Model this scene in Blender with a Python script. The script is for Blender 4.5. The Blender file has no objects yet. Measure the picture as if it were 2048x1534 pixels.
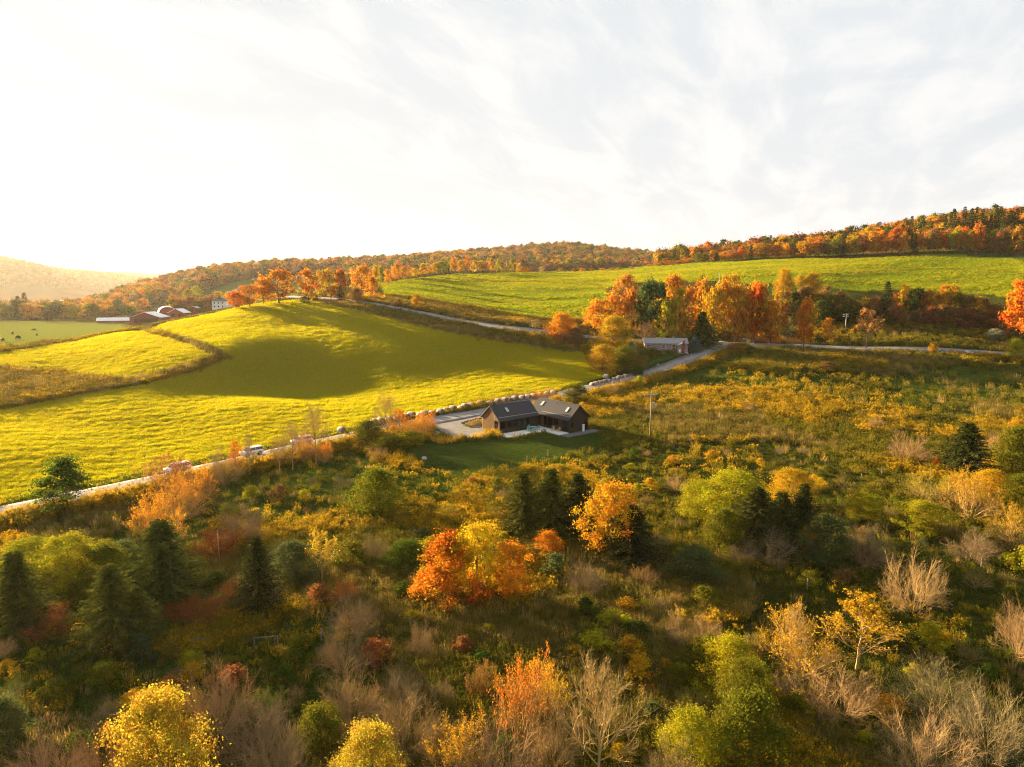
import bpy, math, random
import numpy as np
from math import radians as RAD, sin, cos, tan, atan, pi
from mathutils import Vector, Matrix
SC = bpy.context.scene
COL = SC.collection
random.seed(7)
# ------------------------------------------------------------------ camera
FPX = 1365.0; HC = 27.0; TH = RAD(8.0)
cd = bpy.data.cameras.new('camera'); cd.lens = 24.0; cd.sensor_width = 36.0
cd.clip_start = 0.5; cd.clip_end = 40000
cam = bpy.data.objects.new('camera', cd); COL.objects.link(cam)
cam.location = (0, 0, HC); cam.rotation_euler = (pi/2 - TH, 0, 0)
SC.camera = cam
# ------------------------------------------------------------------ sky, sun, exposure
SUN_AZ = RAD(-50.0); SUN_EL = RAD(10.9)
SUN_STR = 5.0; SKY_STR = 0.050; EXPO = 2.9; HAZE_D = 0.00003; HAZE_G = 0.4
w = bpy.data.worlds.new('World'); SC.world = w; w.use_nodes = True
nt = w.node_tree; N = nt.nodes; L = nt.links; N.clear()
out = N.new('ShaderNodeOutputWorld'); bg = N.new('ShaderNodeBackground')
sky = N.new('ShaderNodeTexSky'); sky.sky_type = 'NISHITA'; sky.sun_disc = False
sky.sun_elevation = SUN_EL; sky.sun_rotation = SUN_AZ
sky.altitude = 300; sky.air_density = 1.0; sky.dust_density = 1.5; sky.ozone_density = 1.0
bg.inputs['Strength'].default_value = SKY_STR
tc = N.new('ShaderNodeTexCoord'); sep = N.new('ShaderNodeSeparateXYZ')
L.new(tc.outputs['Generated'], sep.inputs[0])
def wmath(op, a, b=None, clamp=False):
    n = N.new('ShaderNodeMath'); n.operation = op; n.use_clamp = clamp
    for i, v in enumerate((a, b)):
        if v is None: continue
        if isinstance(v, (int, float)): n.inputs[i].default_value = v
        else: L.new(v, n.inputs[i])
    return n.outputs[0]
zc = wmath('MAXIMUM', sep.outputs[2], 0.0)
den = wmath('ADD', zc, 0.16)
cx = wmath('DIVIDE', sep.outputs[0], den); cy = wmath('DIVIDE', sep.outputs[1], den)
comb = N.new('ShaderNodeCombineXYZ'); L.new(cx, comb.inputs[0]); L.new(cy, comb.inputs[1])
mpr = N.new('ShaderNodeMapping'); mpr.inputs['Rotation'].default_value = (0, 0, RAD(24)); L.new(comb.outputs[0], mpr.inputs[0])
mp = N.new('ShaderNodeMapping'); mp.inputs['Scale'].default_value = (1.3, 0.7, 1)
L.new(mpr.outputs[0], mp.inputs[0])
n1 = N.new('ShaderNodeTexNoise'); n1.inputs['Scale'].default_value = 1.5; n1.inputs['Detail'].default_value = 9; n1.inputs['Roughness'].default_value = 0.62; n1.inputs['Distortion'].default_value = 1.1
L.new(mp.outputs[0], n1.inputs['Vector'])
mp2 = N.new('ShaderNodeMapping'); mp2.inputs['Scale'].default_value = (2.0, 0.55, 1); L.new(mpr.outputs[0], mp2.inputs[0])
n2 = N.new('ShaderNodeTexNoise'); n2.inputs['Scale'].default_value = 2.2; n2.inputs['Detail'].default_value = 10; n2.inputs['Roughness'].default_value = 0.66; n2.inputs['Distortion'].default_value = 0.8; L.new(mp2.outputs[0], n2.inputs['Vector'])
nmix = wmath('ADD', wmath('MULTIPLY', n1.outputs[0], 0.5), wmath('MULTIPLY', n2.outputs[0], 0.5))
cr = N.new('ShaderNodeValToRGB'); cr.color_ramp.elements[0].position = 0.43; cr.color_ramp.elements[1].position = 0.60
cr.color_ramp.interpolation = 'EASE'
L.new(nmix, cr.inputs[0])
# thin cloud lit by the low sun: brighter where the air towards the sun is brighter
cl = N.new('ShaderNodeMix'); cl.data_type = 'RGBA'
# veil: an even milky layer over the blue
veil = N.new('ShaderNodeMix'); veil.data_type = 'RGBA'; veil.inputs[0].default_value = 0.996
L.new(sky.outputs[0], veil.inputs[6]); veil.inputs[7].default_value = (2.08, 2.20, 2.31, 1)
cmask = wmath('MULTIPLY', cr.outputs[0], 0.92)
L.new(cmask, cl.inputs[0]); L.new(veil.outputs[2], cl.inputs[6]); cl.inputs[7].default_value = (2.54, 2.56, 2.56, 1)
# warm brightening of the whole sky round the sun (forward scatter in the veil)
sund = (sin(SUN_AZ)*cos(SUN_EL), cos(SUN_AZ)*cos(SUN_EL), sin(SUN_EL))
dot = N.new('ShaderNodeVectorMath'); dot.operation = 'DOT_PRODUCT'; L.new(tc.outputs['Generated'], dot.inputs[0]); dot.inputs[1].default_value = sund
gl = wmath('POWER', wmath('MAXIMUM', dot.outputs['Value'], 0.0), 5.0)
glc = N.new('ShaderNodeMix'); glc.data_type = 'RGBA'; glc.blend_type = 'ADD'; glc.inputs[0].default_value = 1.0
gs = N.new('ShaderNodeVectorMath'); gs.operation = 'SCALE'; gs.inputs[0].default_value = (0.08, 0.065, 0.04); L.new(gl, gs.inputs['Scale'])
L.new(cl.outputs[2], glc.inputs[6]); L.new(gs.outputs[0], glc.inputs[7])
L.new(glc.outputs[2], bg.inputs[0]); L.new(bg.outputs[0], out.inputs[0])
sd = bpy.data.lights.new('sun', 'SUN'); sd.energy = SUN_STR; sd.angle = RAD(0.9); sd.color = (1.0, 0.71, 0.38)
sun = bpy.data.objects.new('sun', sd); COL.objects.link(sun)
sun.rotation_euler = Vector(sund).to_track_quat('Z', 'Y').to_euler()
sun.location = (-200, 100, 120)
SC.view_settings.view_transform = 'Standard'; SC.view_settings.look = 'None'
SC.view_settings.gamma = 1; SC.view_settings.use_curve_mapping = False; SC.view_settings.exposure = EXPO
cy_ = SC.cycles
cy_.max_bounces = 6; cy_.diffuse_bounces = 3; cy_.glossy_bounces = 2; cy_.transmission_bounces = 4; cy_.volume_bounces = 1
cy_.transparent_max_bounces = 8; cy_.use_denoising = True
try: cy_.denoiser = 'OPENIMAGEDENOISE'
except Exception: pass
cy_.denoising_input_passes = 'RGB_ALBEDO_NORMAL'; cy_.denoising_prefilter = 'NONE'; cy_.use_adaptive_sampling = False; cy_.filter_width = 1.15
cy_.caustics_reflective = False; cy_.caustics_refractive = False
# ------------------------------------------------------------------ tagging
def tag(o, label=None, cat=None, group=None, kind=None):
    if label: o['label'] = label
    if cat: o['category'] = cat
    if group: o['group'] = group
    if kind: o['kind'] = kind
    return o
def empty(name, loc, rz=0):
    o = bpy.data.objects.new(name, None); o.location = loc; o.rotation_euler = (0, 0, rz); o.empty_display_size = 0.3
    COL.objects.link(o); return o
# ------------------------------------------------------------------ terrain
CT, ST = cos(TH), sin(TH)
def ray(px, py):
    u = (px-1024)/FPX; v = (767-py)/FPX
    return u, CT+v*ST, -ST+v*CT
ctl = []
def c(px, py, Y):
    d = ray(px, py); t = Y/d[1]; ctl.append((d[0]*t, Y, HC+d[2]*t))
for a in (-180, -135, -90, -60, -45, -20, 0, 20, 45, 60, 90, 135):
    for r_ in (2, 15, 32): ctl.append((r_*sin(RAD(a)), r_*cos(RAD(a)), -0.8))
for a in (-50,-35, -22, -8, 6, 20, 35, 50):
    for r_ in (50, 75): ctl.append((r_*sin(RAD(a)), r_*cos(RAD(a)), -0.5 if r_ > 60 else -0.8))
for (x, y, z) in ((-6, 120, 0), (8, 122, 0), (4, 132, .1), (16, 128, 0), (-6, 131, .0), (-14,124,0), (20, 110, -.2), (0, 100, -.3), (30, 95, -.3), (-20, 100, -.3), (-2, 127, 0), (12, 135, .1)): ctl.append((x, y, z))
for q in ((0,1030,79),(200,990,87),(500,912,109),(870,850,133),(1000,822,148),(1190,778,171),(1300,745,195),(1335,705,216),(1400,715,212),(1450,692,225),
  (1500,690,228),(1700,697,232),(1960,708,215),(2048,712,212),(1700,760,180),(1700,722,205),(2048,760,178),(2048,900,112),(1500,760,175),(1500,850,130),(1800,850,128),
  (1500,650,270),(770,613,275),(1080,665,235),(640,597,300),(770,600,300),(1080,638,270),(1000,545,480),(860,550,450),(1200,575,380),(1380,530,500),(1000,600,340),(900,580,370),
  (1900,508,430),(1700,516,450),(1530,520,480),(2048,515,400),(1640,565,345),(1800,575,335),(2048,592,300),(1900,640,258),(1900,690,225),(1500,560,360),(1300,620,300),
  (1900,466,560),(1500,508,640),(2048,455,530),(1700,492,600),(1900,454,700),(2048,447,700),
  (560,601,290),(450,626,265),(400,634,262),(350,642,258),(290,654,255),(120,683,225),(0,702,200),(450,712,187),(450,765,171),(290,765,160),(0,810,135),(140,745,175),(0,745,165),(500,800,150),(300,880,118),(700,688,212),(850,692,214),(1000,702,215),(560,765,182),(700,768,181),(850,766,182),(1000,762,181),(640,800,158),(850,800,160),(800,640,250),  # field slope steepened below the crest so the low sun leaves it shaded
  (600,650,240),(560,690,207),(1100,730,200),(1100,690,225),(350,690,200),(200,720,185),(0,900,104),(1000,780,168),(640,636,250),
  (120,675,330),(250,650,440),(0,672,300),(300,648,520),(100,640,600),(430,622,600),(350,634,560),(560,600,520),(0,645,500),
  (520,590,750),(400,600,720),(300,615,800),(100,625,1000),(640,560,900),(480,560,900),(250,612,1500),(100,620,1700),
  (370,560,1100),(550,540,1100),(800,527,1250),(1000,510,1400),(1150,500,1500),(1290,522,1600),(1000,560,800),(1200,545,900),(1380,545,900),(900,565,700),(1300,540,750),
  (1290,520,2300),(1380,524,2400),(1600,530,2000),(2048,520,1500),(1150,520,2600),(700,560,2200),
  (0,519,3000),(60,535,3000),(120,556,3000),(200,578,3100),(0,600,2300),(120,606,2200),(0,560,2600),
  (150,556,6000),(240,549,6000),(340,552,6000),(450,560,6000),(0,560,6500),(700,565,6000),(1024,565,6000),(1400,565,6000),(2000,560,6000)):
    c(*q)
for a, hs in ((-60, (0, 6, 14, 50, 165, 140)), (-48, (0, 6, 8, 28, 150, 140)), (-90, (0, 5, 15, 50, 160, 150)), (-135, (0, 3, 12, 40, 90, 120)), (180, (0, 2, 10, 30, 80, 100)),
              (135, (0, 3, 12, 60, 90, 100)), (90, (-1, 5, 25, 90, 100, 100)), (55, (-1, 8, 45, 85, 90, 100)), (45, (-1, 10, 70, 75, 80, 100))):
    for r_, z in zip((110, 260, 600, 1400, 3200, 8000), hs):
        ctl.append((r_*sin(RAD(a)), r_*cos(RAD(a)), z))
for a in range(-180, 180, 30): ctl.append((12000*sin(RAD(a)), 12000*cos(RAD(a)), 20))
ctl = np.array(ctl, float)
def emb(x, y):
    r = np.maximum(np.hypot(x, y), 1.5); p = np.arctan2(x, y)
    return np.stack([np.cos(p)*1.6, np.sin(p)*1.6, 0.9*np.log(r)], -1)
CE = emb(ctl[:, 0], ctl[:, 1])
def kern(a, b): return -np.sqrt(((a[:, None, :]-b[None, :, :])**2).sum(-1)+0.006)
K = kern(CE, CE); n_ = len(CE)
A_ = np.zeros((n_+1, n_+1)); A_[:n_, :n_] = K + np.eye(n_)*0.0008; A_[n_, :n_] = 1; A_[:n_, n_] = 1
W_ = np.linalg.solve(A_, np.append(ctl[:, 2], 0))
phis = np.concatenate([np.arange(-180, -44, 3.0), np.arange(-44, 44, 0.2), np.arange(44, 180.01, 3.0)])
PHI = np.radians(phis)
NR = 470
RR = np.exp(np.linspace(np.log(2.0), np.log(12000.0), NR))
gx = np.outer(np.sin(PHI), RR); gy = np.outer(np.cos(PHI), RR)
def rbf(x, y):
    e = emb(x.ravel(), y.ravel()); o = np.empty(len(e))
    for i in range(0, len(e), 20000): o[i:i+20000] = kern(e[i:i+20000], CE)@W_[:n_]+W_[n_]
    return o.reshape(x.shape)
GZ = rbf(gx, gy)
def vnoise(x, y, s, seed):
    r = np.random.RandomState(seed); T = r.rand(256, 256)
    X = x/s; Y = y/s; xi = np.floor(X).astype(int); yi = np.floor(Y).astype(int); fx = X-xi; fy = Y-yi
    fx = fx*fx*(3-2*fx); fy = fy*fy*(3-2*fy)
    g = lambda i, j: T[i % 256, j % 256]
    return (g(xi, yi)*(1-fx)+g(xi+1, yi)*fx)*(1-fy)+(g(xi, yi+1)*(1-fx)+g(xi+1, yi+1)*fx)*fy
def fbm(x, y, s, seed, o=4):
    t = 0; a = 1; n = 0
    for i in range(o): t = t+a*vnoise(x+13*i, y-7*i, s, seed+i); n += a; a *= .5; s = s/2.03
    return t/n
rg = np.hypot(gx, gy)
flat = np.exp(-(((gx-5)**2+(gy-127)**2)/22.0**2)**2)          # keep the house pad level
und = (fbm(gx, gy, 26, 3)-.5)*1.5*np.clip((rg-30)/60, 0, 1)*(1-flat)*np.clip(rg/260, 0.35, 1)
big = (fbm(gx, gy, 420, 9)-.5)*50*np.clip((rg-1500)/2500, 0, 1)
GZ = GZ + und + big
def height(x, y):
    x = np.asarray(x, float); y = np.asarray(y, float)
    p = np.degrees(np.arctan2(x, y)); r = np.clip(np.hypot(x, y), 2.0, 11999)
    i = np.clip(np.searchsorted(phis, p)-1, 0, len(phis)-2); fi = (p-phis[i])/(phis[i+1]-phis[i])
    j = (np.log(r)-np.log(2.0))/(np.log(6000.0))*(NR-1); j0 = np.clip(j.astype(int), 0, NR-2); fj = j-j0
    return (GZ[i, j0]*(1-fi)+GZ[i+1, j0]*fi)*(1-fj)+(GZ[i, j0+1]*(1-fi)+GZ[i+1, j0+1]*fi)*fj
def hz(x, y): return float(height(np.array([x]), np.array([y]))[0])
_T = np.exp(np.linspace(np.log(20), np.log(9000), 1600))
def P(px, py, ymin=0):
    d = ray(px, py); x = d[0]*_T; y = d[1]*_T; z = HC+d[2]*_T
    g = z-height(x, y); k = np.where((g < 0) & (y > ymin))[0]
    if len(k) == 0: k = [len(_T)-1]
    k = max(1, k[0]); f = g[k-1]/(g[k-1]-g[k]+1e-9); f = min(max(f, 0), 1)
    t = _T[k-1]*(1-f)+_T[k]*f
    X, Y = d[0]*t, d[1]*t
    return (X, Y, hz(X, Y))
def GY(px, Y):
    z = 0
    for _ in range(4):
        dep = Y*CT+(HC-z)*ST; x = (px-1024)/FPX*dep; z = hz(x, Y)
    return (x, Y, z)
def ZT(py, Y):                       # height above datum seen at row py at distance Y
    d = ray(1024, py); return HC+d[2]*Y/d[1]
def depth(p): return p[1]*CT+(HC-p[2])*ST
# ------------------------------------------------------------------ materials
def newmat(name):
    m = bpy.data.materials.new(name); m.use_nodes = True; t = m.node_tree; t.nodes.clear()
    o = t.nodes.new('ShaderNodeOutputMaterial'); return m, t, o
def nd(t, typ, **kw):
    n = t.nodes.new(typ)
    for k, v in kw.items():
        if k.startswith('i_'): n.inputs[k[2:].replace('_', ' ')].default_value = v
        else: setattr(n, k, v)
    return n
def simple(name, col, rough=0.7, metal=0.0, spec=0.3, noise=0.0, nscale=3.0, col2=None, bump=0.0):
    m, t, o = newmat(name); b = nd(t, 'ShaderNodeBsdfPrincipled')
    b.inputs['Roughness'].default_value = rough; b.inputs['Metallic'].default_value = metal; b.inputs['Specular IOR Level'].default_value = spec
    b.inputs['Base Color'].default_value = (*col, 1)
    if noise > 0 or bump > 0:
        g = nd(t, 'ShaderNodeNewGeometry'); n = nd(t, 'ShaderNodeTexNoise', i_Scale=nscale, i_Detail=6.0, i_Roughness=0.6)
        t.links.new(g.outputs['Position'], n.inputs['Vector'])
        mx = nd(t, 'ShaderNodeMix', data_type='RGBA'); c2 = col2 or tuple(x*(1-noise) for x in col)
        mr = nd(t, 'ShaderNodeMapRange', i_From_Min=0.3, i_From_Max=0.7); t.links.new(n.outputs[0], mr.inputs[0])
        t.links.new(mr.outputs[0], mx.inputs[0]); mx.inputs[6].default_value = (*col, 1); mx.inputs[7].default_value = (*c2, 1)
        t.links.new(mx.outputs[2], b.inputs['Base Color'])
        if bump > 0:
            bp = nd(t, 'ShaderNodeBump', i_Strength=1.0, i_Distance=bump); t.links.new(n.outputs[0], bp.inputs['Height']); t.links.new(bp.outputs[0], b.inputs['Normal'])
    t.links.new(b.outputs[0], o.inputs[0]); return m
def leafmat(name, col=None, trans=0.45, vary=0.5, col2=None, patch=0.0, mask=0.5):
    """leaves: colour from the object (or fixed), varied per leaf by the mesh attribute 'lv'"""
    m, t, o = newmat(name); K_ = t.links.new
    if col is None: base = nd(t, 'ShaderNodeObjectInfo').outputs['Color']
    else:
        r = nd(t, 'ShaderNodeRGB'); r.outputs[0].default_value = (*col, 1); base = r.outputs[0]
    at = nd(t, 'ShaderNodeAttribute', attribute_name='lv'); sp = nd(t, 'ShaderNodeSeparateColor'); K_(at.outputs['Color'], sp.inputs[0])
    oi = nd(t, 'ShaderNodeObjectInfo')
    if col2 is not None:
        mx = nd(t, 'ShaderNodeMix', data_type='RGBA'); mx.inputs[7].default_value = (*col2, 1); K_(base, mx.inputs[6])
        g = nd(t, 'ShaderNodeNewGeometry'); n = nd(t, 'ShaderNodeTexNoise', i_Scale=patch, i_Detail=3.0); K_(g.outputs['Position'], n.inputs['Vector'])
        a = nd(t, 'ShaderNodeMath', operation='ADD'); K_(n.outputs[0], a.inputs[0]); K_(oi.outputs['Random'], a.inputs[1])
        mr = nd(t, 'ShaderNodeMapRange', i_From_Min=mask+0.25, i_From_Max=mask+0.75); K_(a.outputs[0], mr.inputs[0]); K_(mr.outputs[0], mx.inputs[0]); base = mx.outputs[2]
    hs = nd(t, 'ShaderNodeHueSaturation')
    h = nd(t, 'ShaderNodeMapRange', i_From_Min=0.0, i_From_Max=1.0, i_To_Min=0.5-0.022*vary*2, i_To_Max=0.5+0.045*vary*2); K_(sp.outputs[1], h.inputs[0]); K_(h.outputs[0], hs.inputs['Hue'])
    v = nd(t, 'ShaderNodeMapRange', i_From_Min=0.0, i_From_Max=1.0, i_To_Min=1-vary, i_To_Max=1+vary); K_(sp.outputs[0], v.inputs[0]); K_(v.outputs[0], hs.inputs['Value'])
    K_(base, hs.inputs['Color'])
    d = nd(t, 'ShaderNodeBsdfDiffuse'); tr = nd(t, 'ShaderNodeBsdfTranslucent'); K_(hs.outputs[0], d.inputs[0]); K_(hs.outputs[0], tr.inputs[0])
    mxs = nd(t, 'ShaderNodeMixShader'); mxs.inputs[0].default_value = trans; K_(d.outputs[0], mxs.inputs[1]); K_(tr.outputs[0], mxs.inputs[2])
    K_(mxs.outputs[0], o.inputs[0]); return m
def barkmat(name, col=None):
    m, t, o = newmat(name); b = nd(t, 'ShaderNodeBsdfDiffuse')
    if col is None: t.links.new(nd(t, 'ShaderNodeObjectInfo').outputs['Color'], b.inputs[0])
    else:
        g = nd(t, 'ShaderNodeNewGeometry'); n = nd(t, 'ShaderNodeTexNoise', i_Scale=4.0, i_Detail=4.0); t.links.new(g.outputs['Position'], n.inputs['Vector'])
        mx = nd(t, 'ShaderNodeMix', data_type='RGBA'); mx.inputs[6].default_value = (*[c_*.6 for c_ in col], 1); mx.inputs[7].default_value = (*[c_*1.35 for c_ in col], 1)
        t.links.new(n.outputs[0], mx.inputs[0]); t.links.new(mx.outputs[2], b.inputs[0])
    t.links.new(b.outputs[0], o.inputs[0]); return m
M_leaf = leafmat('leaves'); M_twig = barkmat('twigs'); M_bark = barkmat('bark', (0.13, 0.10, 0.075))
M_needle = leafmat('needles', trans=0.2, vary=0.45)
# ------------------------------------------------------------------ ground
def world_poly(pts): return np.array([P(*p)[:2] for p in pts])
def inpoly(x, y, poly):
    r = np.zeros(x.shape, bool); n = len(poly); j = n-1
    for i in range(n):
        xi, yi = poly[i]; xj, yj = poly[j]
        r ^= ((yi > y) != (yj > y)) & (x < (xj-xi)*(y-yi)/(yj-yi+1e-12)+xi); j = i
    return r
Z_FIELD = world_poly([(-160,840),(0,822),(150,792),(290,770),(380,745),(452,719),(400,688),(300,662),(330,648),(450,623),(540,604),(600,601),(640,604),(700,618),(780,634),(900,662),(1000,679),(1080,692),(1165,704),(1185,738),(1265,752),(1200,768),(1100,785),(1000,800),(860,830),(760,850),(690,868),(600,893),(440,930),(290,960),(140,990),(0,1012),(-160,1035)])
Z_SUB = world_poly([(-160,728),(0,735),(120,745),(200,757),(262,762),(350,738),(425,715),(380,690),(286,665),(235,667),(100,693),(0,709),(-160,716)])
Z_MEADOW = world_poly([(762,568),(870,552),(1000,546),(1110,543),(1250,538),(1380,528),(1500,521),(1700,518),(1900,510),(2048,519),(2048,594),(1960,588),(1820,578),(1720,582),(1640,575),(1500,568),(1400,562),(1300,564),(1232,566),(1212,580),(1218,598),(1170,642),(1080,640),(960,618),(850,600),(770,592)])
Z_UPCROP = world_poly([(762,568),(870,566),(1000,566),(1180,570),(1214,582),(1218,598),(1170,642),(1080,640),(960,618),(850,600),(770,592)])
Z_LAWN = world_poly([(800,905),(850,880),(930,885),(990,878),(1020,882),(1095,868),(1195,868),(1222,882),(1180,898),(1100,920),(1040,925),(960,945),(900,952),(850,940)])
Z_PAST = world_poly([(-120,643),(60,642),(180,643),(245,646),(262,655),(240,664),(150,676),(60,690),(0,697),(-120,705)])
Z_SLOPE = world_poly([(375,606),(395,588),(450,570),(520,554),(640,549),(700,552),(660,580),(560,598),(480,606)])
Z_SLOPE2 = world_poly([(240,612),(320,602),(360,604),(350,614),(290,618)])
Z_RED = world_poly([(1385,648),(1470,655),(1560,668),(1640,683),(1560,688),(1480,678),(1400,664)])
Z_RED2 = world_poly([(1372,690),(1405,683),(1430,688),(1415,702),(1385,706)])
Z_RED3 = world_poly([(1985,640),(2047,640),(2047,668),(1985,664)])
Z_TLAWN = world_poly([(1240,765),(1280,735),(1330,712),(1385,708),(1400,716),(1340,742),(1290,765)])
Z_POLYS = dict(field=Z_FIELD, sub=Z_SUB)
rl = np.random.RandomState(5)
def zonemask(poly, x, y, jit=1.2):
    jx = (fbm(x, y, 7, 31, 3)-.5)*jit*2; jy = (fbm(x, y, 7, 57, 3)-.5)*jit*2
    return inpoly(x+jx, y+jy, poly)
def nearpoly(x, y, line, d):
    line = np.asarray(line); out_ = np.zeros(len(x), bool)
    for i in range(0, len(line)-1):
        ax, ay = line[i]; bx, by = line[i+1]; vx, vy = bx-ax, by-ay; t = np.clip(((x-ax)*vx+(y-ay)*vy)/(vx*vx+vy*vy+1e-9), 0, 1); out_ |= np.hypot(x-ax-t*vx, y-ay-t*vy) < d
    return out_
XY = lambda px, py: P(px, py)[:2]
_p0 = np.array(XY(0, 1030)); _p1 = np.array(XY(200, 990))
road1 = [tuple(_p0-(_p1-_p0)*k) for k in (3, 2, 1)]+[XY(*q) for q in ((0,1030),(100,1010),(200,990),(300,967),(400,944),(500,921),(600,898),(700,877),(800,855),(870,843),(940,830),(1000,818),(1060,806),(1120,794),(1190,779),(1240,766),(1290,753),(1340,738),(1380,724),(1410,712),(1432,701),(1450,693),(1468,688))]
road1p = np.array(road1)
def groundcol(x, y):
    n1_ = fbm(x, y, 18, 101, 4); n2_ = fbm(x, y, 60, 77, 4); n3_ = fbm(x, y, 3.0, 55, 3)
    S = x.shape+(1,)
    mixc = lambda a, b, t: np.array(a)*(1-t.reshape(S))+np.array(b)*t.reshape(S)
    sm = lambda v, lo, hi: np.clip((v-lo)/(hi-lo), 0, 1)
    col = mixc((0.026, 0.030, 0.006), (0.055, 0.040, 0.010), sm(n1_, .35, .65))
    col = col*(0.75+0.5*n3_.reshape(S))
    grs = sm(n2_, .52, .62); col = mixc(0, 1, 1-grs)*col + grs.reshape(S)*np.array((0.042, 0.062, 0.010))
    r = np.hypot(x, y)
    far = sm(r, 480, 700).reshape(S)
    fc = mixc((0.045, 0.055, 0.016), (0.13, 0.065, 0.022), sm(fbm(x, y, 90, 12, 4), .35, .65)); col = col*(1-far)+fc*far
    def put(poly, c_, jit=1.2):
        m = zonemask(poly, x, y, jit); col[m] = np.broadcast_to(c_, col.shape)[m] if np.ndim(c_) > 1 else c_
    gf = mixc((0.23, 0.24, 0.006), (0.32, 0.28, 0.006), sm(n2_, .35, .65))*(0.82+0.36*fbm(x, y, 5, 9, 3)).reshape(S)
    tan_ = sm(fbm(x, y, 9, 200, 4), .64, .72); gf = gf*(1-tan_.reshape(S)*.5)+np.array((0.24, 0.18, 0.04))*tan_.reshape(S)*.5
    put(Z_FIELD, gf); put(Z_SUB, gf*np.array((1.0, .92, 1.1)))
    gm = mixc((0.13, 0.18, 0.006), (0.26, 0.245, 0.008), sm(fbm(x*.5, y, 60, 19, 4), .35, .62))*(0.85+0.3*fbm(x*0.25, y, 9, 22, 3)).reshape(S)
    put(Z_MEADOW, gm, 2.5); tn_ = sm(fbm(x*.35, y, 22, 66, 3), .66, .74)*(y > 390); gm = gm*(1-tn_.reshape(S)*.6)+np.array((.34, .25, .06))*tn_.reshape(S)*.6; put(Z_MEADOW, gm, 2.5); put(Z_UPCROP, gm*np.array((0.85, 1.0, 0.9)), 1.5)
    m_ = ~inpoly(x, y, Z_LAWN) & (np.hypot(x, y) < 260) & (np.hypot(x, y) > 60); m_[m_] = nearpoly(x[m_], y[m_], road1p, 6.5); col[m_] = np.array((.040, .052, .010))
    put(Z_LAWN, mixc((0.024, 0.042, 0.008), (0.040, 0.055, 0.009), n1_), .8)
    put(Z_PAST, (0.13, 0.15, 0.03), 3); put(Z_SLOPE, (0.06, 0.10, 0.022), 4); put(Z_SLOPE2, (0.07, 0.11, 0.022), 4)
    put(Z_RED, (0.17, 0.050, 0.014), 2); put(Z_RED2, (0.15, 0.042, 0.012), 1.5); put(Z_RED3, (0.17, 0.04, 0.014), 1.5); put(Z_TLAWN, (0.03, 0.075, 0.014), 1)
    return col
def mesh_np(name, V, F, mats=(), smooth=False, attr=None, aname='lv', matidx=None):
    """F: (n,k) array of equal-size faces"""
    me = bpy.data.meshes.new(name); V = np.asarray(V, np.float32); F = np.asarray(F, np.int32); k = F.shape[1]
    me.vertices.add(len(V)); me.vertices.foreach_set('co', V.ravel())
    me.loops.add(F.size); me.loops.foreach_set('vertex_index', F.ravel())
    me.polygons.add(len(F)); me.polygons.foreach_set('loop_start', np.arange(0, F.size, k, dtype=np.int32)); me.polygons.foreach_set('loop_total', np.full(len(F), k, np.int32))
    if matidx is not None: me.polygons.foreach_set('material_index', np.asarray(matidx, np.int32))
    me.polygons.foreach_set('use_smooth', np.full(len(F), smooth))
    if attr is not None:
        a = me.attributes.new(aname, 'FLOAT_COLOR', 'POINT'); a.data.foreach_set('color', np.asarray(attr, np.float32).ravel())
    for m in mats: me.materials.append(m)
    me.update(); me.validate(verbose=False); return me
m, t, o = newmat('ground'); K_ = t.links.new
b = nd(t, 'ShaderNodeBsdfPrincipled'); b.inputs['Roughness'].default_value = 0.95; b.inputs['Specular IOR Level'].default_value = 0.0
at = nd(t, 'ShaderNodeAttribute', attribute_name='cover'); g = nd(t, 'ShaderNodeNewGeometry')
na = nd(t, 'ShaderNodeTexNoise', i_Scale=1.3, i_Detail=8.0, i_Roughness=0.7); K_(g.outputs['Position'], na.inputs['Vector'])
nb = nd(t, 'ShaderNodeTexNoise', i_Scale=0.22, i_Detail=6.0, i_Roughness=0.65); K_(g.outputs['Position'], nb.inputs['Vector'])
hs = nd(t, 'ShaderNodeHueSaturation'); K_(at.outputs['Color'], hs.inputs['Color'])
v1 = nd(t, 'ShaderNodeMapRange', i_From_Min=0.25, i_From_Max=0.75, i_To_Min=0.55, i_To_Max=1.5); K_(na.outputs[0], v1.inputs[0]); K_(v1.outputs[0], hs.inputs['Value'])
h1 = nd(t, 'ShaderNodeMapRange', i_From_Min=0.3, i_From_Max=0.7, i_To_Min=0.485, i_To_Max=0.515); K_(nb.outputs[0], h1.inputs[0]); K_(h1.outputs[0], hs.inputs['Hue'])
K_(hs.outputs[0], b.inputs['Base Color'])
bp = nd(t, 'ShaderNodeBump', i_Strength=1.0, i_Distance=0.45); K_(na.outputs[0], bp.inputs['Height'])
bp2 = nd(t, 'ShaderNodeBump', i_Strength=1.0, i_Distance=1.2); K_(nb.outputs[0], bp2.inputs['Height']); K_(bp2.outputs[0], bp.inputs['Normal']); K_(bp.outputs[0], b.inputs['Normal'])
tr = nd(t, 'ShaderNodeBsdfTranslucent'); K_(b.outputs[0], o.inputs[0]); M_ground = m
na_, nr_ = len(phis), NR
idx = np.arange(na_*nr_).reshape(na_, nr_)
F = np.stack([idx[:-1, :-1], idx[:-1, 1:], idx[1:, 1:], idx[1:, :-1]], -1).reshape(-1, 4)[:, ::-1]
V = np.stack([gx, gy, GZ], -1).reshape(-1, 3)
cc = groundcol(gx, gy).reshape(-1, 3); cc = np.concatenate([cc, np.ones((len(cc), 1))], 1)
ground = bpy.data.objects.new('ground', mesh_np('ground', V, F, [M_ground], True, cc, 'cover')); COL.objects.link(ground); tag(ground, kind='structure')
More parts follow.
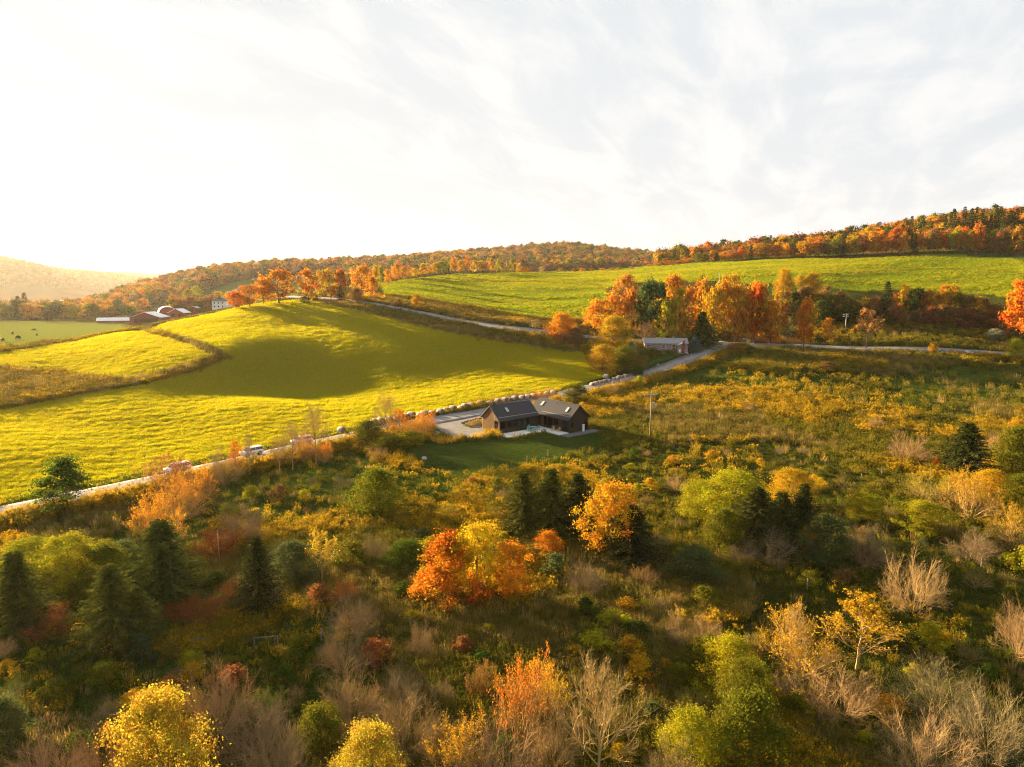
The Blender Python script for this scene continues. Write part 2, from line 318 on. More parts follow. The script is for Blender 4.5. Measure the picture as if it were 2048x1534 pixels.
# ------------------------------------------------------------------ roads
M_gravel = simple('gravel', (0.19, 0.188, 0.19), 0.95, spec=0.1, noise=0.35, nscale=1.2, bump=0.03)
t = M_gravel.node_tree; b_ = [n for n in t.nodes if n.type == 'BSDF_PRINCIPLED'][0]; src = b_.inputs['Base Color'].links[0].from_socket   # wheel ruts packed paler than the crown of the road
at = nd(t, 'ShaderNodeAttribute', attribute_name='lv'); mr = nd(t, 'ShaderNodeMapRange', i_From_Min=0.0, i_From_Max=1.0, i_To_Min=0.72, i_To_Max=1.25); t.links.new(at.outputs['Fac'], mr.inputs[0])
hv = nd(t, 'ShaderNodeHueSaturation'); t.links.new(src, hv.inputs['Color']); t.links.new(mr.outputs[0], hv.inputs['Value']); t.links.new(hv.outputs[0], b_.inputs['Base Color'])
def resample(pts, step):
    pts = np.array(pts, float); d = np.concatenate([[0], np.cumsum(np.hypot(*(np.diff(pts[:, :2], axis=0).T)))])
    # smooth with Catmull-Rom style interpolation in arc length
    n = max(2, int(d[-1]/step)+1); s = np.linspace(0, d[-1], n)
    out_ = np.stack([np.interp(s, d, pts[:, k]) for k in range(2)], -1)
    for _ in range(int(10/step)+2): out_[1:-1] = (out_[:-2]+2*out_[1:-1]+out_[2:])/4
    return out_
def ribbon(name, pts, width, lift=0.10, step=1.5, mat=None, kind='structure', edge=0.5, seed=1):
    c_ = resample(pts, step); tg = np.gradient(c_, axis=0); tg /= np.hypot(*tg.T)[:, None]+1e-9; nrm = np.stack([tg[:, 1], -tg[:, 0]], -1)
    wd = np.array(width) if np.ndim(width) else np.full(len(c_), float(width))
    if len(wd) != len(c_): wd = np.interp(np.linspace(0, 1, len(c_)), np.linspace(0, 1, len(wd)), wd)
    r = np.random.RandomState(seed); jl = np.interp(np.arange(len(c_)), np.arange(0, len(c_)+3, 3), r.rand(len(np.arange(0, len(c_)+3, 3)))-.5)*edge
    ks = [-1.06, -1, -.66, -.33, 0, .33, .66, 1, 1.06]; rows = []
    for k in ks:
        off = k*wd/2+(jl*np.sign(k) if abs(k) >= 1 else 0); p = c_+nrm*off[:, None]; z = height(p[:, 0], p[:, 1])+(lift if abs(k) <= 1 else -0.3)
        if abs(k) <= 1: z = z+0.03*(1-abs(k))
        rows.append(np.column_stack([p, z]))
    V = np.stack(rows, 1); n, q = V.shape[:2]; idx = np.arange(n*q).reshape(n, q)
    F = np.stack([idx[:-1, :-1], idx[:-1, 1:], idx[1:, 1:], idx[1:, :-1]], -1).reshape(-1, 4)[:, ::-1]
    rt = np.tile(np.array([.1, .2, .45, 1, .25, 1, .45, .2, .1]), n)*(.8+.4*np.repeat(r.rand(n), q)); me = mesh_np(name, V.reshape(-1, 3), F, [mat or M_gravel], True, np.stack([rt]*3+[rt*0+1], -1))
    ob = bpy.data.objects.new(name, me); COL.objects.link(ob); tag(ob, kind=kind); return ob, c_
road_main, RC1 = ribbon('road', road1, [5.4, 5.4, 5.4, 5.8, 7.5, 8.5, 10], lift=.30)
road2 = [XY(*q) for q in ((1452,692),(1420,688),(1380,686),(1300,684),(1240,680),(1180,675),(1130,670),(1080,665),(1020,658),(940,645),(860,630),(780,615),(710,604),(660,598),(636,596.5))]
road2 += [(-90, 305), (-100, 318), (-112, 340)]
road_up, RC2 = ribbon('road', road2, 6.2, lift=0.28, seed=3)
road3 = [XY(*q) for q in ((1445,690),(1500,690),(1560,692),(1640,694),(1740,697),(1850,700),(1960,706),(2040,710))]+[(190, 208), (240, 205)]
road_rt, RC3 = ribbon('road', road3, 5.8, lift=0.26, seed=4)
# ------------------------------------------------------------------ plant builders (shared prototypes)
class MB:
    """collects geometry as arrays; quads only"""
    def __init__(s): s.V = []; s.F = []; s.A = []; s.M = []; s.n = 0
    def add(s, V, F, lv=None, mat=0):
        V = np.asarray(V, float).reshape(-1, 3); F = np.asarray(F, int).reshape(-1, 4)
        s.V.append(V); s.F.append(F+s.n); s.n += len(V)
        a = np.ones((len(V), 4))*0.5
        if lv is not None: a[:, :2] = lv
        s.A.append(a); s.M.append(np.full(len(F), mat))
    def tube(s, p, r, k=5, mat=0):
        p = np.asarray(p, float); n = len(p); t = np.gradient(p, axis=0); t /= np.linalg.norm(t, axis=1)[:, None]+1e-9
        up = np.where(np.abs(t[:, 2:3]) > .9, np.array([[1., 0, 0]]), np.array([[0, 0, 1.]])); a = np.cross(t, up); a /= np.linalg.norm(a, axis=1)[:, None]+1e-9; b = np.cross(t, a)
        th = np.arange(k)*2*pi/k; r = np.broadcast_to(r, n)
        V = p[:, None, :]+r[:, None, None]*(a[:, None, :]*np.cos(th)[None, :, None]+b[:, None, :]*np.sin(th)[None, :, None])
        i = np.arange(n-1)[:, None]*k; j = np.arange(k)[None, :]; j2 = (j+1) % k
        s.add(V, np.stack([i+j, i+j2, i+k+j2, i+k+j], -1), mat=mat)
    def strips(s, P0, P1, w0, w1, rs, mat=0, lv=None):
        """flat twigs from P0 to P1 (n,3), random facing"""
        d = P1-P0; q = rs.normal(size=d.shape); sd_ = np.cross(d, q); sd_ /= np.linalg.norm(sd_, axis=1)[:, None]+1e-9
        V = np.stack([P0-sd_*w0, P0+sd_*w0, P1+sd_*w1, P1-sd_*w1], 1); n = len(P0)
        s.add(V, np.arange(4*n).reshape(n, 4), lv=None if lv is None else np.repeat(lv, 4, 0), mat=mat)
    def leaves(s, C_, size, rs, lv, nrm=None, asp=0.6, mat=0, ax=None):
        n = len(C_); N_ = rs.normal(size=(n, 3)) if nrm is None else nrm+rs.normal(size=(n, 3))*.55
        N_ /= np.linalg.norm(N_, axis=1)[:, None]+1e-9; q = rs.normal(size=(n, 3)) if ax is None else ax
        a = np.cross(N_, q); a = np.cross(a, N_) if ax is not None else a
        a /= np.linalg.norm(a, axis=1)[:, None]+1e-9; b = np.cross(N_, a); size = np.broadcast_to(size, n)[:, None]
        V = np.stack([C_-a*size*.5, C_+b*size*.5*asp-a*size*.05, C_+a*size*.5, C_-b*size*.5*asp-a*size*.05], 1)
        s.add(V, np.arange(4*n).reshape(n, 4), lv=np.repeat(np.clip(lv, 0, 1), 4, 0), mat=mat)
    def mesh(s, name, mats, smooth=False):
        return mesh_np(name, np.concatenate(s.V), np.concatenate(s.F), mats, smooth, np.concatenate(s.A), 'lv', np.concatenate(s.M))
def unit(v): return v/(np.linalg.norm(v, axis=-1, keepdims=True)+1e-9)
def crown_tree(name, seed, nc=60, per=130, leaf=.022, form='round', trunk=.28, sig=.055, lone=False, limbs=14, k=6, flat=1.0):
    """unit tree: height 1, crown about 1 wide (scaled when placed). returns (trunk_mesh, crown_mesh)"""
    rs = np.random.RandomState(seed); c_ = []; lob = rs.rand(6)*6.28
    while len(c_) < nc:
        h = rs.rand()**.85
        if form == 'round': pr = math.sqrt(max(0, 1-((h-.42)/.60)**2))
        elif form == 'cone': pr = (1-h)**.75*.98+.05
        elif form == 'column': pr = .25+.75*math.sqrt(max(0, 1-((h-.35)/.66)**2))
        elif form == 'vase': pr = .25+.75*math.sin(min(1, h*1.25)*pi*.62)
        elif form == 'dome': pr = math.sqrt(max(0, 1-h*h))
        th = rs.rand()*2*pi
        wob = 1+.20*sin(th*2+lob[0]+h*4)+.14*sin(th*3+lob[1]-h*7)+.10*sin(th*5+lob[2])
        rr = pr*wob*(rs.rand()**.45)*.46
        c_.append((rr*cos(th), rr*sin(th), trunk+(1-trunk)*(.03+.94*h), h))
    c_ = np.array(c_); cen = c_[:, :3]; cv = rs.rand(nc)
    m = MB(); n = nc*per; ci = np.repeat(np.arange(nc), per)
    sg = sig*(.7+.6*rs.rand(nc)); off = rs.normal(size=(n, 3)); off = unit(off)*(rs.rand(n)**.5)[:, None]*1.7
    P_ = cen[ci]+off*(sg[ci]*np.where(rs.rand(n) < .35, 1.9, .95))[:, None]*np.array([1, 1, .70*flat])
    ok = P_[:, 2] > trunk*.55; P_ = P_[ok]; ci = ci[ok]; off = off[ok]; n = len(P_)
    lv = np.stack([.5+(cv[ci]-.5)*.5+rs.normal(size=n)*.17, .5+(rs.rand(nc)[ci]-.5)*.8+rs.normal(size=n)*.12], -1)
    m.leaves(P_, leaf*(.6+.8*rs.rand(n)), rs, lv, nrm=unit(off+np.array([0, 0, .6])), asp=.75)
    crown = m.mesh(name+'_crown', [M_leaf])
    t_ = MB(); top = .80; pts = [(0, 0, -.03)]
    for i in range(1, 7): pts.append((rs.normal()*.012*i**.5, rs.normal()*.012*i**.5, top*i/6))
    pts = np.array(pts); rad = np.linspace(.022, .005, 7)*1.0; rad[0] *= 1.5; t_.tube(pts, rad, k)
    for j in rs.permutation(nc)[:limbs]:
        q = cen[j]; h0 = min(max(trunk*.75, (q[2]-.5*math.hypot(q[0], q[1])-.05)), top*.95)
        b0 = np.array([np.interp(h0, pts[:, 2], pts[:, a]) for a in range(3)]); mid = (b0+q)/2+np.array([0, 0, -.02])+rs.normal(size=3)*.015
        t_.tube([b0, (b0*2+mid)/3, mid, (mid+q)/2, q], [.009, .008, .006, .004, .002], 3 if limbs > 8 else 3)
    return t_.mesh(name+'_trunk', [M_bark], True), crown
def spruce(name, seed, whorls=30, br=9, sp=7, W=.46, size=.05, droop=.25):
    rs = np.random.RandomState(seed); m = MB(); C_ = []; S_ = []; D_ = []; LV = []
    t_ = MB(); t_.tube([(0, 0, -.03), (0, 0, .3), (.003, 0, .7), (0, 0, .99)], [.020, .014, .007, .002], 6)
    for i in range(whorls):
        h = .05+.93*(i/(whorls-1))**.93; R = W*(1-h)**.82*(.80+.4*rs.rand())+.012
        nb = max(4, int(br*(1-.4*h))); ph = rs.rand()*6.28
        for b in range(nb):
            th = ph+2*pi*b/nb+rs.normal()*.22; r_ = R*(.72+.5*rs.rand()); d = np.array([cos(th), sin(th), 0]); bv = rs.rand()
            dr = droop*(1-h)*.9
            if R > .06: t_.tube([(0, 0, h), tuple(d*r_*.5+np.array([0, 0, h-dr*r_*.3])), tuple(d*r_*.9+np.array([0, 0, h-dr*r_*.8+.01]))], [.004, .0025, .001], 3)
            ns = max(3, int(sp*(.4+r_/W*1.2)))
            for s_ in range(ns):
                f = (s_+.6)/ns; z = h-dr*r_*f+.10*r_*f*f
                for sd_ in (-1, 1):
                    a = th+sd_*(.55+.25*rs.rand()); ln = size*(.6+.6*rs.rand())*(1.15-.6*f)+.006
                    dd = np.array([cos(a), sin(a), -.25+rs.normal()*.18]); c0 = d*r_*f+np.array([0, 0, z])+dd*ln*.45+rs.normal(size=3)*.004
                    C_.append(c0); S_.append(ln); D_.append(dd); LV.append((.5+(bv-.5)*.45+rs.normal()*.16, .5+rs.normal()*.15))
    n = len(C_); nn = np.tile([0, 0, 1.0], (n, 1))+rs.normal(size=(n, 3))*.25
    m.leaves(np.array(C_), np.array(S_), rs, np.array(LV), nrm=nn, asp=.42, ax=np.array(D_))
    return t_.mesh(name+'_trunk', [M_bark], True), m.mesh(name+'_crown', [M_needle])
def bare(name, seed, stems=12, spread=.9, lv1=7, lv2=7, lv3=0, tree=False, leafn=0, leaf=.02, tw=.0022, leafbias=0.0, r0=.011, curve=.35):
    """bare or thinly leaved shrub / tree; unit height about 1, width about 1"""
    rs = np.random.RandomState(seed); wood = MB(); P0 = []; P1 = []; w_ = []; ends = []
    def seg(p, d, ln, r, lev):
        n = 4; pts = [p]; dd = d.copy()
        for i in range(n):
            dd = unit(dd+rs.normal(size=3)*.12+np.array([0, 0, .10 if lev < 2 else .05])*curve*2); pts.append(pts[-1]+dd*ln/n)
        pts = np.array(pts)
        if lev < 2 and not (lev == 1 and not tree and lv3 == 0 and False): wood.tube(pts, np.linspace(r, r*.35, n+1), 4 if lev == 0 else 3)
        else:
            for i in range(n):
                if i % 2 == 0: P0.append(pts[i]); P1.append(pts[min(i+2, n)]); w_.append((r*(1-.2*i), r*(.8-.2*i)))
        nx = (lv1, lv2, lv3)[lev] if lev < 3 else 0
        if nx == 0 or lev == 3: ends.append((pts[-1], pts[-2])); ends.append((pts[2], pts[1]))
        for c_ in range(nx):
            f = .22+.75*(c_+rs.rand())/nx; q = f*n; i = min(int(q), n-1); b = pts[i]*(1-(q-i))+pts[i+1]*(q-i)
            ax = unit(rs.normal(size=3)); tn = unit(pts[i+1]-pts[i]); sdv = unit(np.cross(tn, ax))
            a = .45+.45*rs.rand(); seg(b, unit(tn*cos(a)+sdv*sin(a)+np.array([0, 0, .08])), ln*(.38+.30*rs.rand())*(1.1-.45*f), max(r*.42, tw), lev+1)
    if tree:
        pts = [(0, 0, -.03)]; x = y = 0
        for i in range(1, 8): x += rs.normal()*.012; y += rs.normal()*.012; pts.append((x, y, .13*i))
        pts = np.array(pts); wood.tube(pts, np.linspace(.018, .003, 8), 6)
        for s_ in range(stems):
            f = .22+.75*(s_+rs.rand())/stems; z = f*.91; b = np.array([np.interp(z, pts[:, 2], pts[:, k]) for k in range(3)]); th = s_*2.4+rs.normal()*.3
            el = .45+.5*f; seg(b, np.array([cos(th)*cos(el), sin(th)*cos(el), sin(el)]), (.50-.30*f)*spread*(.8+.4*rs.rand()), .0065*(1.2-.8*f), 0)
    else:
        for s_ in range(stems):
            th = s_*2.39996+rs.normal()*.25; tilt = spread*math.sqrt((s_+.5)/stems)*(.85+.3*rs.rand()); d = np.array([sin(tilt)*cos(th), sin(tilt)*sin(th), cos(tilt)])
            ln = .80*(1-.28*(tilt/1.3)**2)*(.8+.35*rs.rand()); seg(np.array([cos(th), sin(th), 0])*.03*rs.rand()+np.array([0, 0, -.02]), d, ln, r0*(.6+.6*rs.rand()), 0)
    if P0: P0 = np.array(P0); P1 = np.array(P1); w_ = np.array(w_); wood.strips(P0, P1, w_[:, :1]*.8, w_[:, 1:]*.7, rs)
    wm = wood.mesh(name+'_wood', [M_twig], False); cm = None
    if leafn:
        E_ = np.array([e[0] for e in ends]); B_ = np.array([e[1] for e in ends])
        wt = np.clip((E_[:, 2]-.2+leafbias*(-E_[:, 0])), .03, None); sel = rs.choice(len(E_), leafn, p=wt/wt.sum())
        C_ = E_[sel]+(B_-E_)[sel]*rs.rand(leafn, 1)*1.2+rs.normal(size=(leafn, 3))*.012
        m = MB(); m.leaves(C_, leaf*(.6+.8*rs.rand(leafn)), rs, np.stack([.5+rs.normal(size=leafn)*.22, .5+rs.normal(size=leafn)*.22], -1), asp=.7); cm = m.mesh(name+'_leaves', [M_leaf])
    return wm, cm
PR = {}
PR['maple'] = [crown_tree('maple', 11+i, nc=120, per=110, leaf=.026, form='round', trunk=.14, sig=.062) for i in range(3)]
PR['maple_tall'] = [crown_tree('maple_tall', 31+i, nc=110, per=110, leaf=.024, form='column', trunk=.12, sig=.055) for i in range(2)]
PR['maple_cone'] = [crown_tree('maple_cone', 41+i, nc=110, per=100, leaf=.026, form='cone', trunk=.06, sig=.055) for i in range(2)]
PR['shrub'] = [crown_tree('shrub', 51+i, nc=150, per=95, leaf=.026, form='dome', trunk=.02, sig=.07, limbs=18) for i in range(4)]
PR['willow'] = [crown_tree('willow', 61+i, nc=190, per=100, leaf=.020, form='round', trunk=.04, sig=.055, limbs=20) for i in range(2)]
PR['bush'] = [crown_tree('bush', 201+i, nc=46, per=60, leaf=.060, form='dome', trunk=.02, sig=.085, limbs=10) for i in range(5)]
PR['fine'] = [crown_tree('fine_tree', 161+i, nc=230, per=110, leaf=.019, form='round', trunk=.06, sig=.05, limbs=24) for i in range(1)]
PR['far'] = [crown_tree('far_tree', 71+i, nc=34, per=34, leaf=.075, form=f, trunk=.16, sig=.075, limbs=6, k=5) for i, f in enumerate(('round', 'round', 'column', 'vase', 'column', 'round'))]
PR['mid'] = [crown_tree('mid_tree', 171+i, nc=70, per=45, leaf=.052, form=f, trunk=.16, sig=.062, limbs=9, k=5) for i, f in enumerate(('round', 'round', 'column', 'vase', 'round'))]
PR['midcol'] = [crown_tree('mid_column', 181+i, nc=50, per=40, leaf=.050, form=f, trunk=.14, sig=.058, limbs=8, k=5) for i, f in enumerate(('column', 'cone', 'column'))]
PR['farcon'] = [spruce('far_conifer', 81+i, whorls=19, br=9, sp=4, size=.10) for i in range(3)]
PR['spruce'] = [spruce('spruce', 91+i, whorls=36, br=12, sp=8, size=.062) for i in range(3)]
PR['pine'] = [crown_tree('pine', 101+i, nc=46, per=120, leaf=.036, form='cone', trunk=.16, sig=.075, flat=.55, limbs=30) for i in range(2)]
PR['bare'] = [bare('bare_shrub', 111+i, stems=24, spread=1.38, lv1=13, lv2=13, tw=.0014, curve=.22, r0=.0065) for i in range(4)]
PR['baretree'] = [bare('bare_tree', 121+i, stems=22, spread=1.2, lv1=10, lv2=11, lv3=0, tree=True, tw=.0014, curve=.5) for i in range(3)]
PR['sparse'] = [bare('sparse_tree', 131+i, stems=16, spread=1.3, lv1=10, lv2=9, tw=.0019, leafn=5200, leaf=.020, curve=.25) for i in range(3)]
PR['sparsetree'] = [bare('thin_tree', 141+i, stems=18, spread=1.2, lv1=6, lv2=6, tree=True, tw=.0018, leafn=3600, leaf=.022, leafbias=.3) for i in range(2)]
PR['farbare'] = [bare('far_bare', 151+i, stems=12, spread=1.0, lv1=4, lv2=5, tree=True, tw=.005, leafn=260, leaf=.05) for i in range(2)]
DIM = {}
for k_, lst in PR.items():
    for i, (a, b) in enumerate(lst):
        co = np.concatenate([np.array([v.co[:] for v in q.vertices]) if len(q.vertices) < 20 else (lambda q: (lambda c_: (q.vertices.foreach_get('co', c_), c_)[1])(np.empty(len(q.vertices)*3, np.float32)).reshape(-1, 3))(q) for q in (a, b) if q is not None])
        DIM[k_, i] = (np.percentile(np.hypot(co[:, 0], co[:, 1]), 97)*2, np.percentile(co[:, 2], 99.7))
CO = dict(orange=(.44, .165, .014), dorange=(.46, .135, .012), red=(.45, .10, .010), yellow=(.39, .265, .025), gold=(.40, .215, .013), green=(.06, .085, .010), olive=(.12, .115, .010),
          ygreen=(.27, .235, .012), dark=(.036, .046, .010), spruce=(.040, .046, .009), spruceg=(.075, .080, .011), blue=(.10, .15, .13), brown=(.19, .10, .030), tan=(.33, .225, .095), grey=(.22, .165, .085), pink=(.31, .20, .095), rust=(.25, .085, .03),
          gg=(.085, .095, .030), dred=(.15, .035, .015), pale=(.26, .27, .16))
NM = dict(bush='low_bush', fine='broadleaf_tree', maple='maple_tree', maple_tall='maple_tree', maple_cone='maple_tree', shrub='leafy_shrub', willow='willow_tree', far='autumn_tree', mid='autumn_tree', midcol='autumn_tree', farcon='conifer_tree', spruce='spruce_tree', pine='pine_tree',
          bare='bare_shrub', baretree='bare_tree', sparse='thin_leaved_shrub', sparsetree='thin_leaved_tree', farbare='bare_tree')
plants = []
def plant(kind, px, pb, pt, wpx, col, label, group=None, Y=None, twig=None, split=True, pos=None, hw=None, wcol=None, cat=None, var=None):
    """one individual tree or shrub standing on the ground"""
    if pos is None:
        p = GY(px, Y) if Y else P(px, pb); H = max(ZT(pt, p[1])-p[2], .5); W = wpx/FPX*depth(p)*({'spruce': 1.5, 'maple_cone': 1.35, 'maple_tall': 1.2, 'maple': 1.12, 'fine': 1.05}.get(kind, 1.0))
    else: p = pos; H, W = hw
    if kind in ('shrub', 'willow') and H < 2.6: kind = 'bush'
    lst = PR[kind]; k = random.randrange(len(lst)) if var is None else var; a, b = lst[k]; dw, dh = DIM[kind, k]
    rz = random.random()*6.28; sx = W/dw; sz = H/dh
    c4 = (*(CO[col] if isinstance(col, str) else col), 1); jit = 1+random.uniform(-.12, .12); c4 = (c4[0]*jit, c4[1]*jit*random.uniform(.93, 1.07), c4[2], 1)
    tc_ = (*(CO[twig] if twig else ((.15, .11, .08) if kind not in ('bare', 'baretree') else c4[:3])), 1)
    leafy = kind not in ('bare', 'baretree')
    iscat = cat or ('tree' if (H > 3.2 and 'shrub' not in NM[kind] and 'bush' not in NM[kind]) or kind in ('spruce', 'pine', 'farcon', 'maple', 'far', 'mid') else 'shrub')
    if split and b is not None:
        r = empty(NM[kind], (p[0], p[1], p[2]-.05), rz); r.scale = (sx, sx, sz)
        t1 = bpy.data.objects.new('stems' if 'shrub' in NM[kind] or 'bush' in NM[kind] else 'trunk', a); t2 = bpy.data.objects.new('crown' if 'thin' not in NM[kind] else 'leaves', b)
        for q in (t1, t2): COL.objects.link(q); q.parent = r; q.color = c4
        t1.color = tc_ if kind in ('sparse', 'sparsetree', 'farbare') else c4
    elif split and b is None:
        r = bpy.data.objects.new(NM[kind], a); COL.objects.link(r); r.location = (p[0], p[1], p[2]-.05); r.rotation_euler = (0, 0, rz); r.scale = (sx, sx, sz); r.color = c4
    else:
        r = bpy.data.objects.new(NM[kind], JOINED[kind][k]); COL.objects.link(r); r.location = (p[0], p[1], p[2]-.05); r.rotation_euler = (0, 0, rz); r.scale = (sx, sx, sz); r.color = c4
    tag(r, label, iscat, group); plants.append((p[0], p[1], W/2)); return r
def joined(a, b):
    bm = []
    m = MB(); out_ = []
    for q, mi in ((a, 0), (b, 1)):
        n = len(q.vertices); v = np.empty(n*3, np.float32); q.vertices.foreach_get('co', v); f = np.empty(len(q.polygons)*4, np.int32); q.polygons.foreach_get('vertices', f)
        c_ = np.empty(n*4, np.float32); q.attributes['lv'].data.foreach_get('color', c_); m.add(v.reshape(-1, 3), f.reshape(-1, 4), lv=c_.reshape(-1, 4)[:, :2], mat=mi)
    return m.mesh('far_tree', [a.materials[0], b.materials[0]])
JOINED = {k_: [joined(*q) for q in PR[k_]] for k_ in ('far', 'farcon', 'midcol', 'farbare', 'mid')}
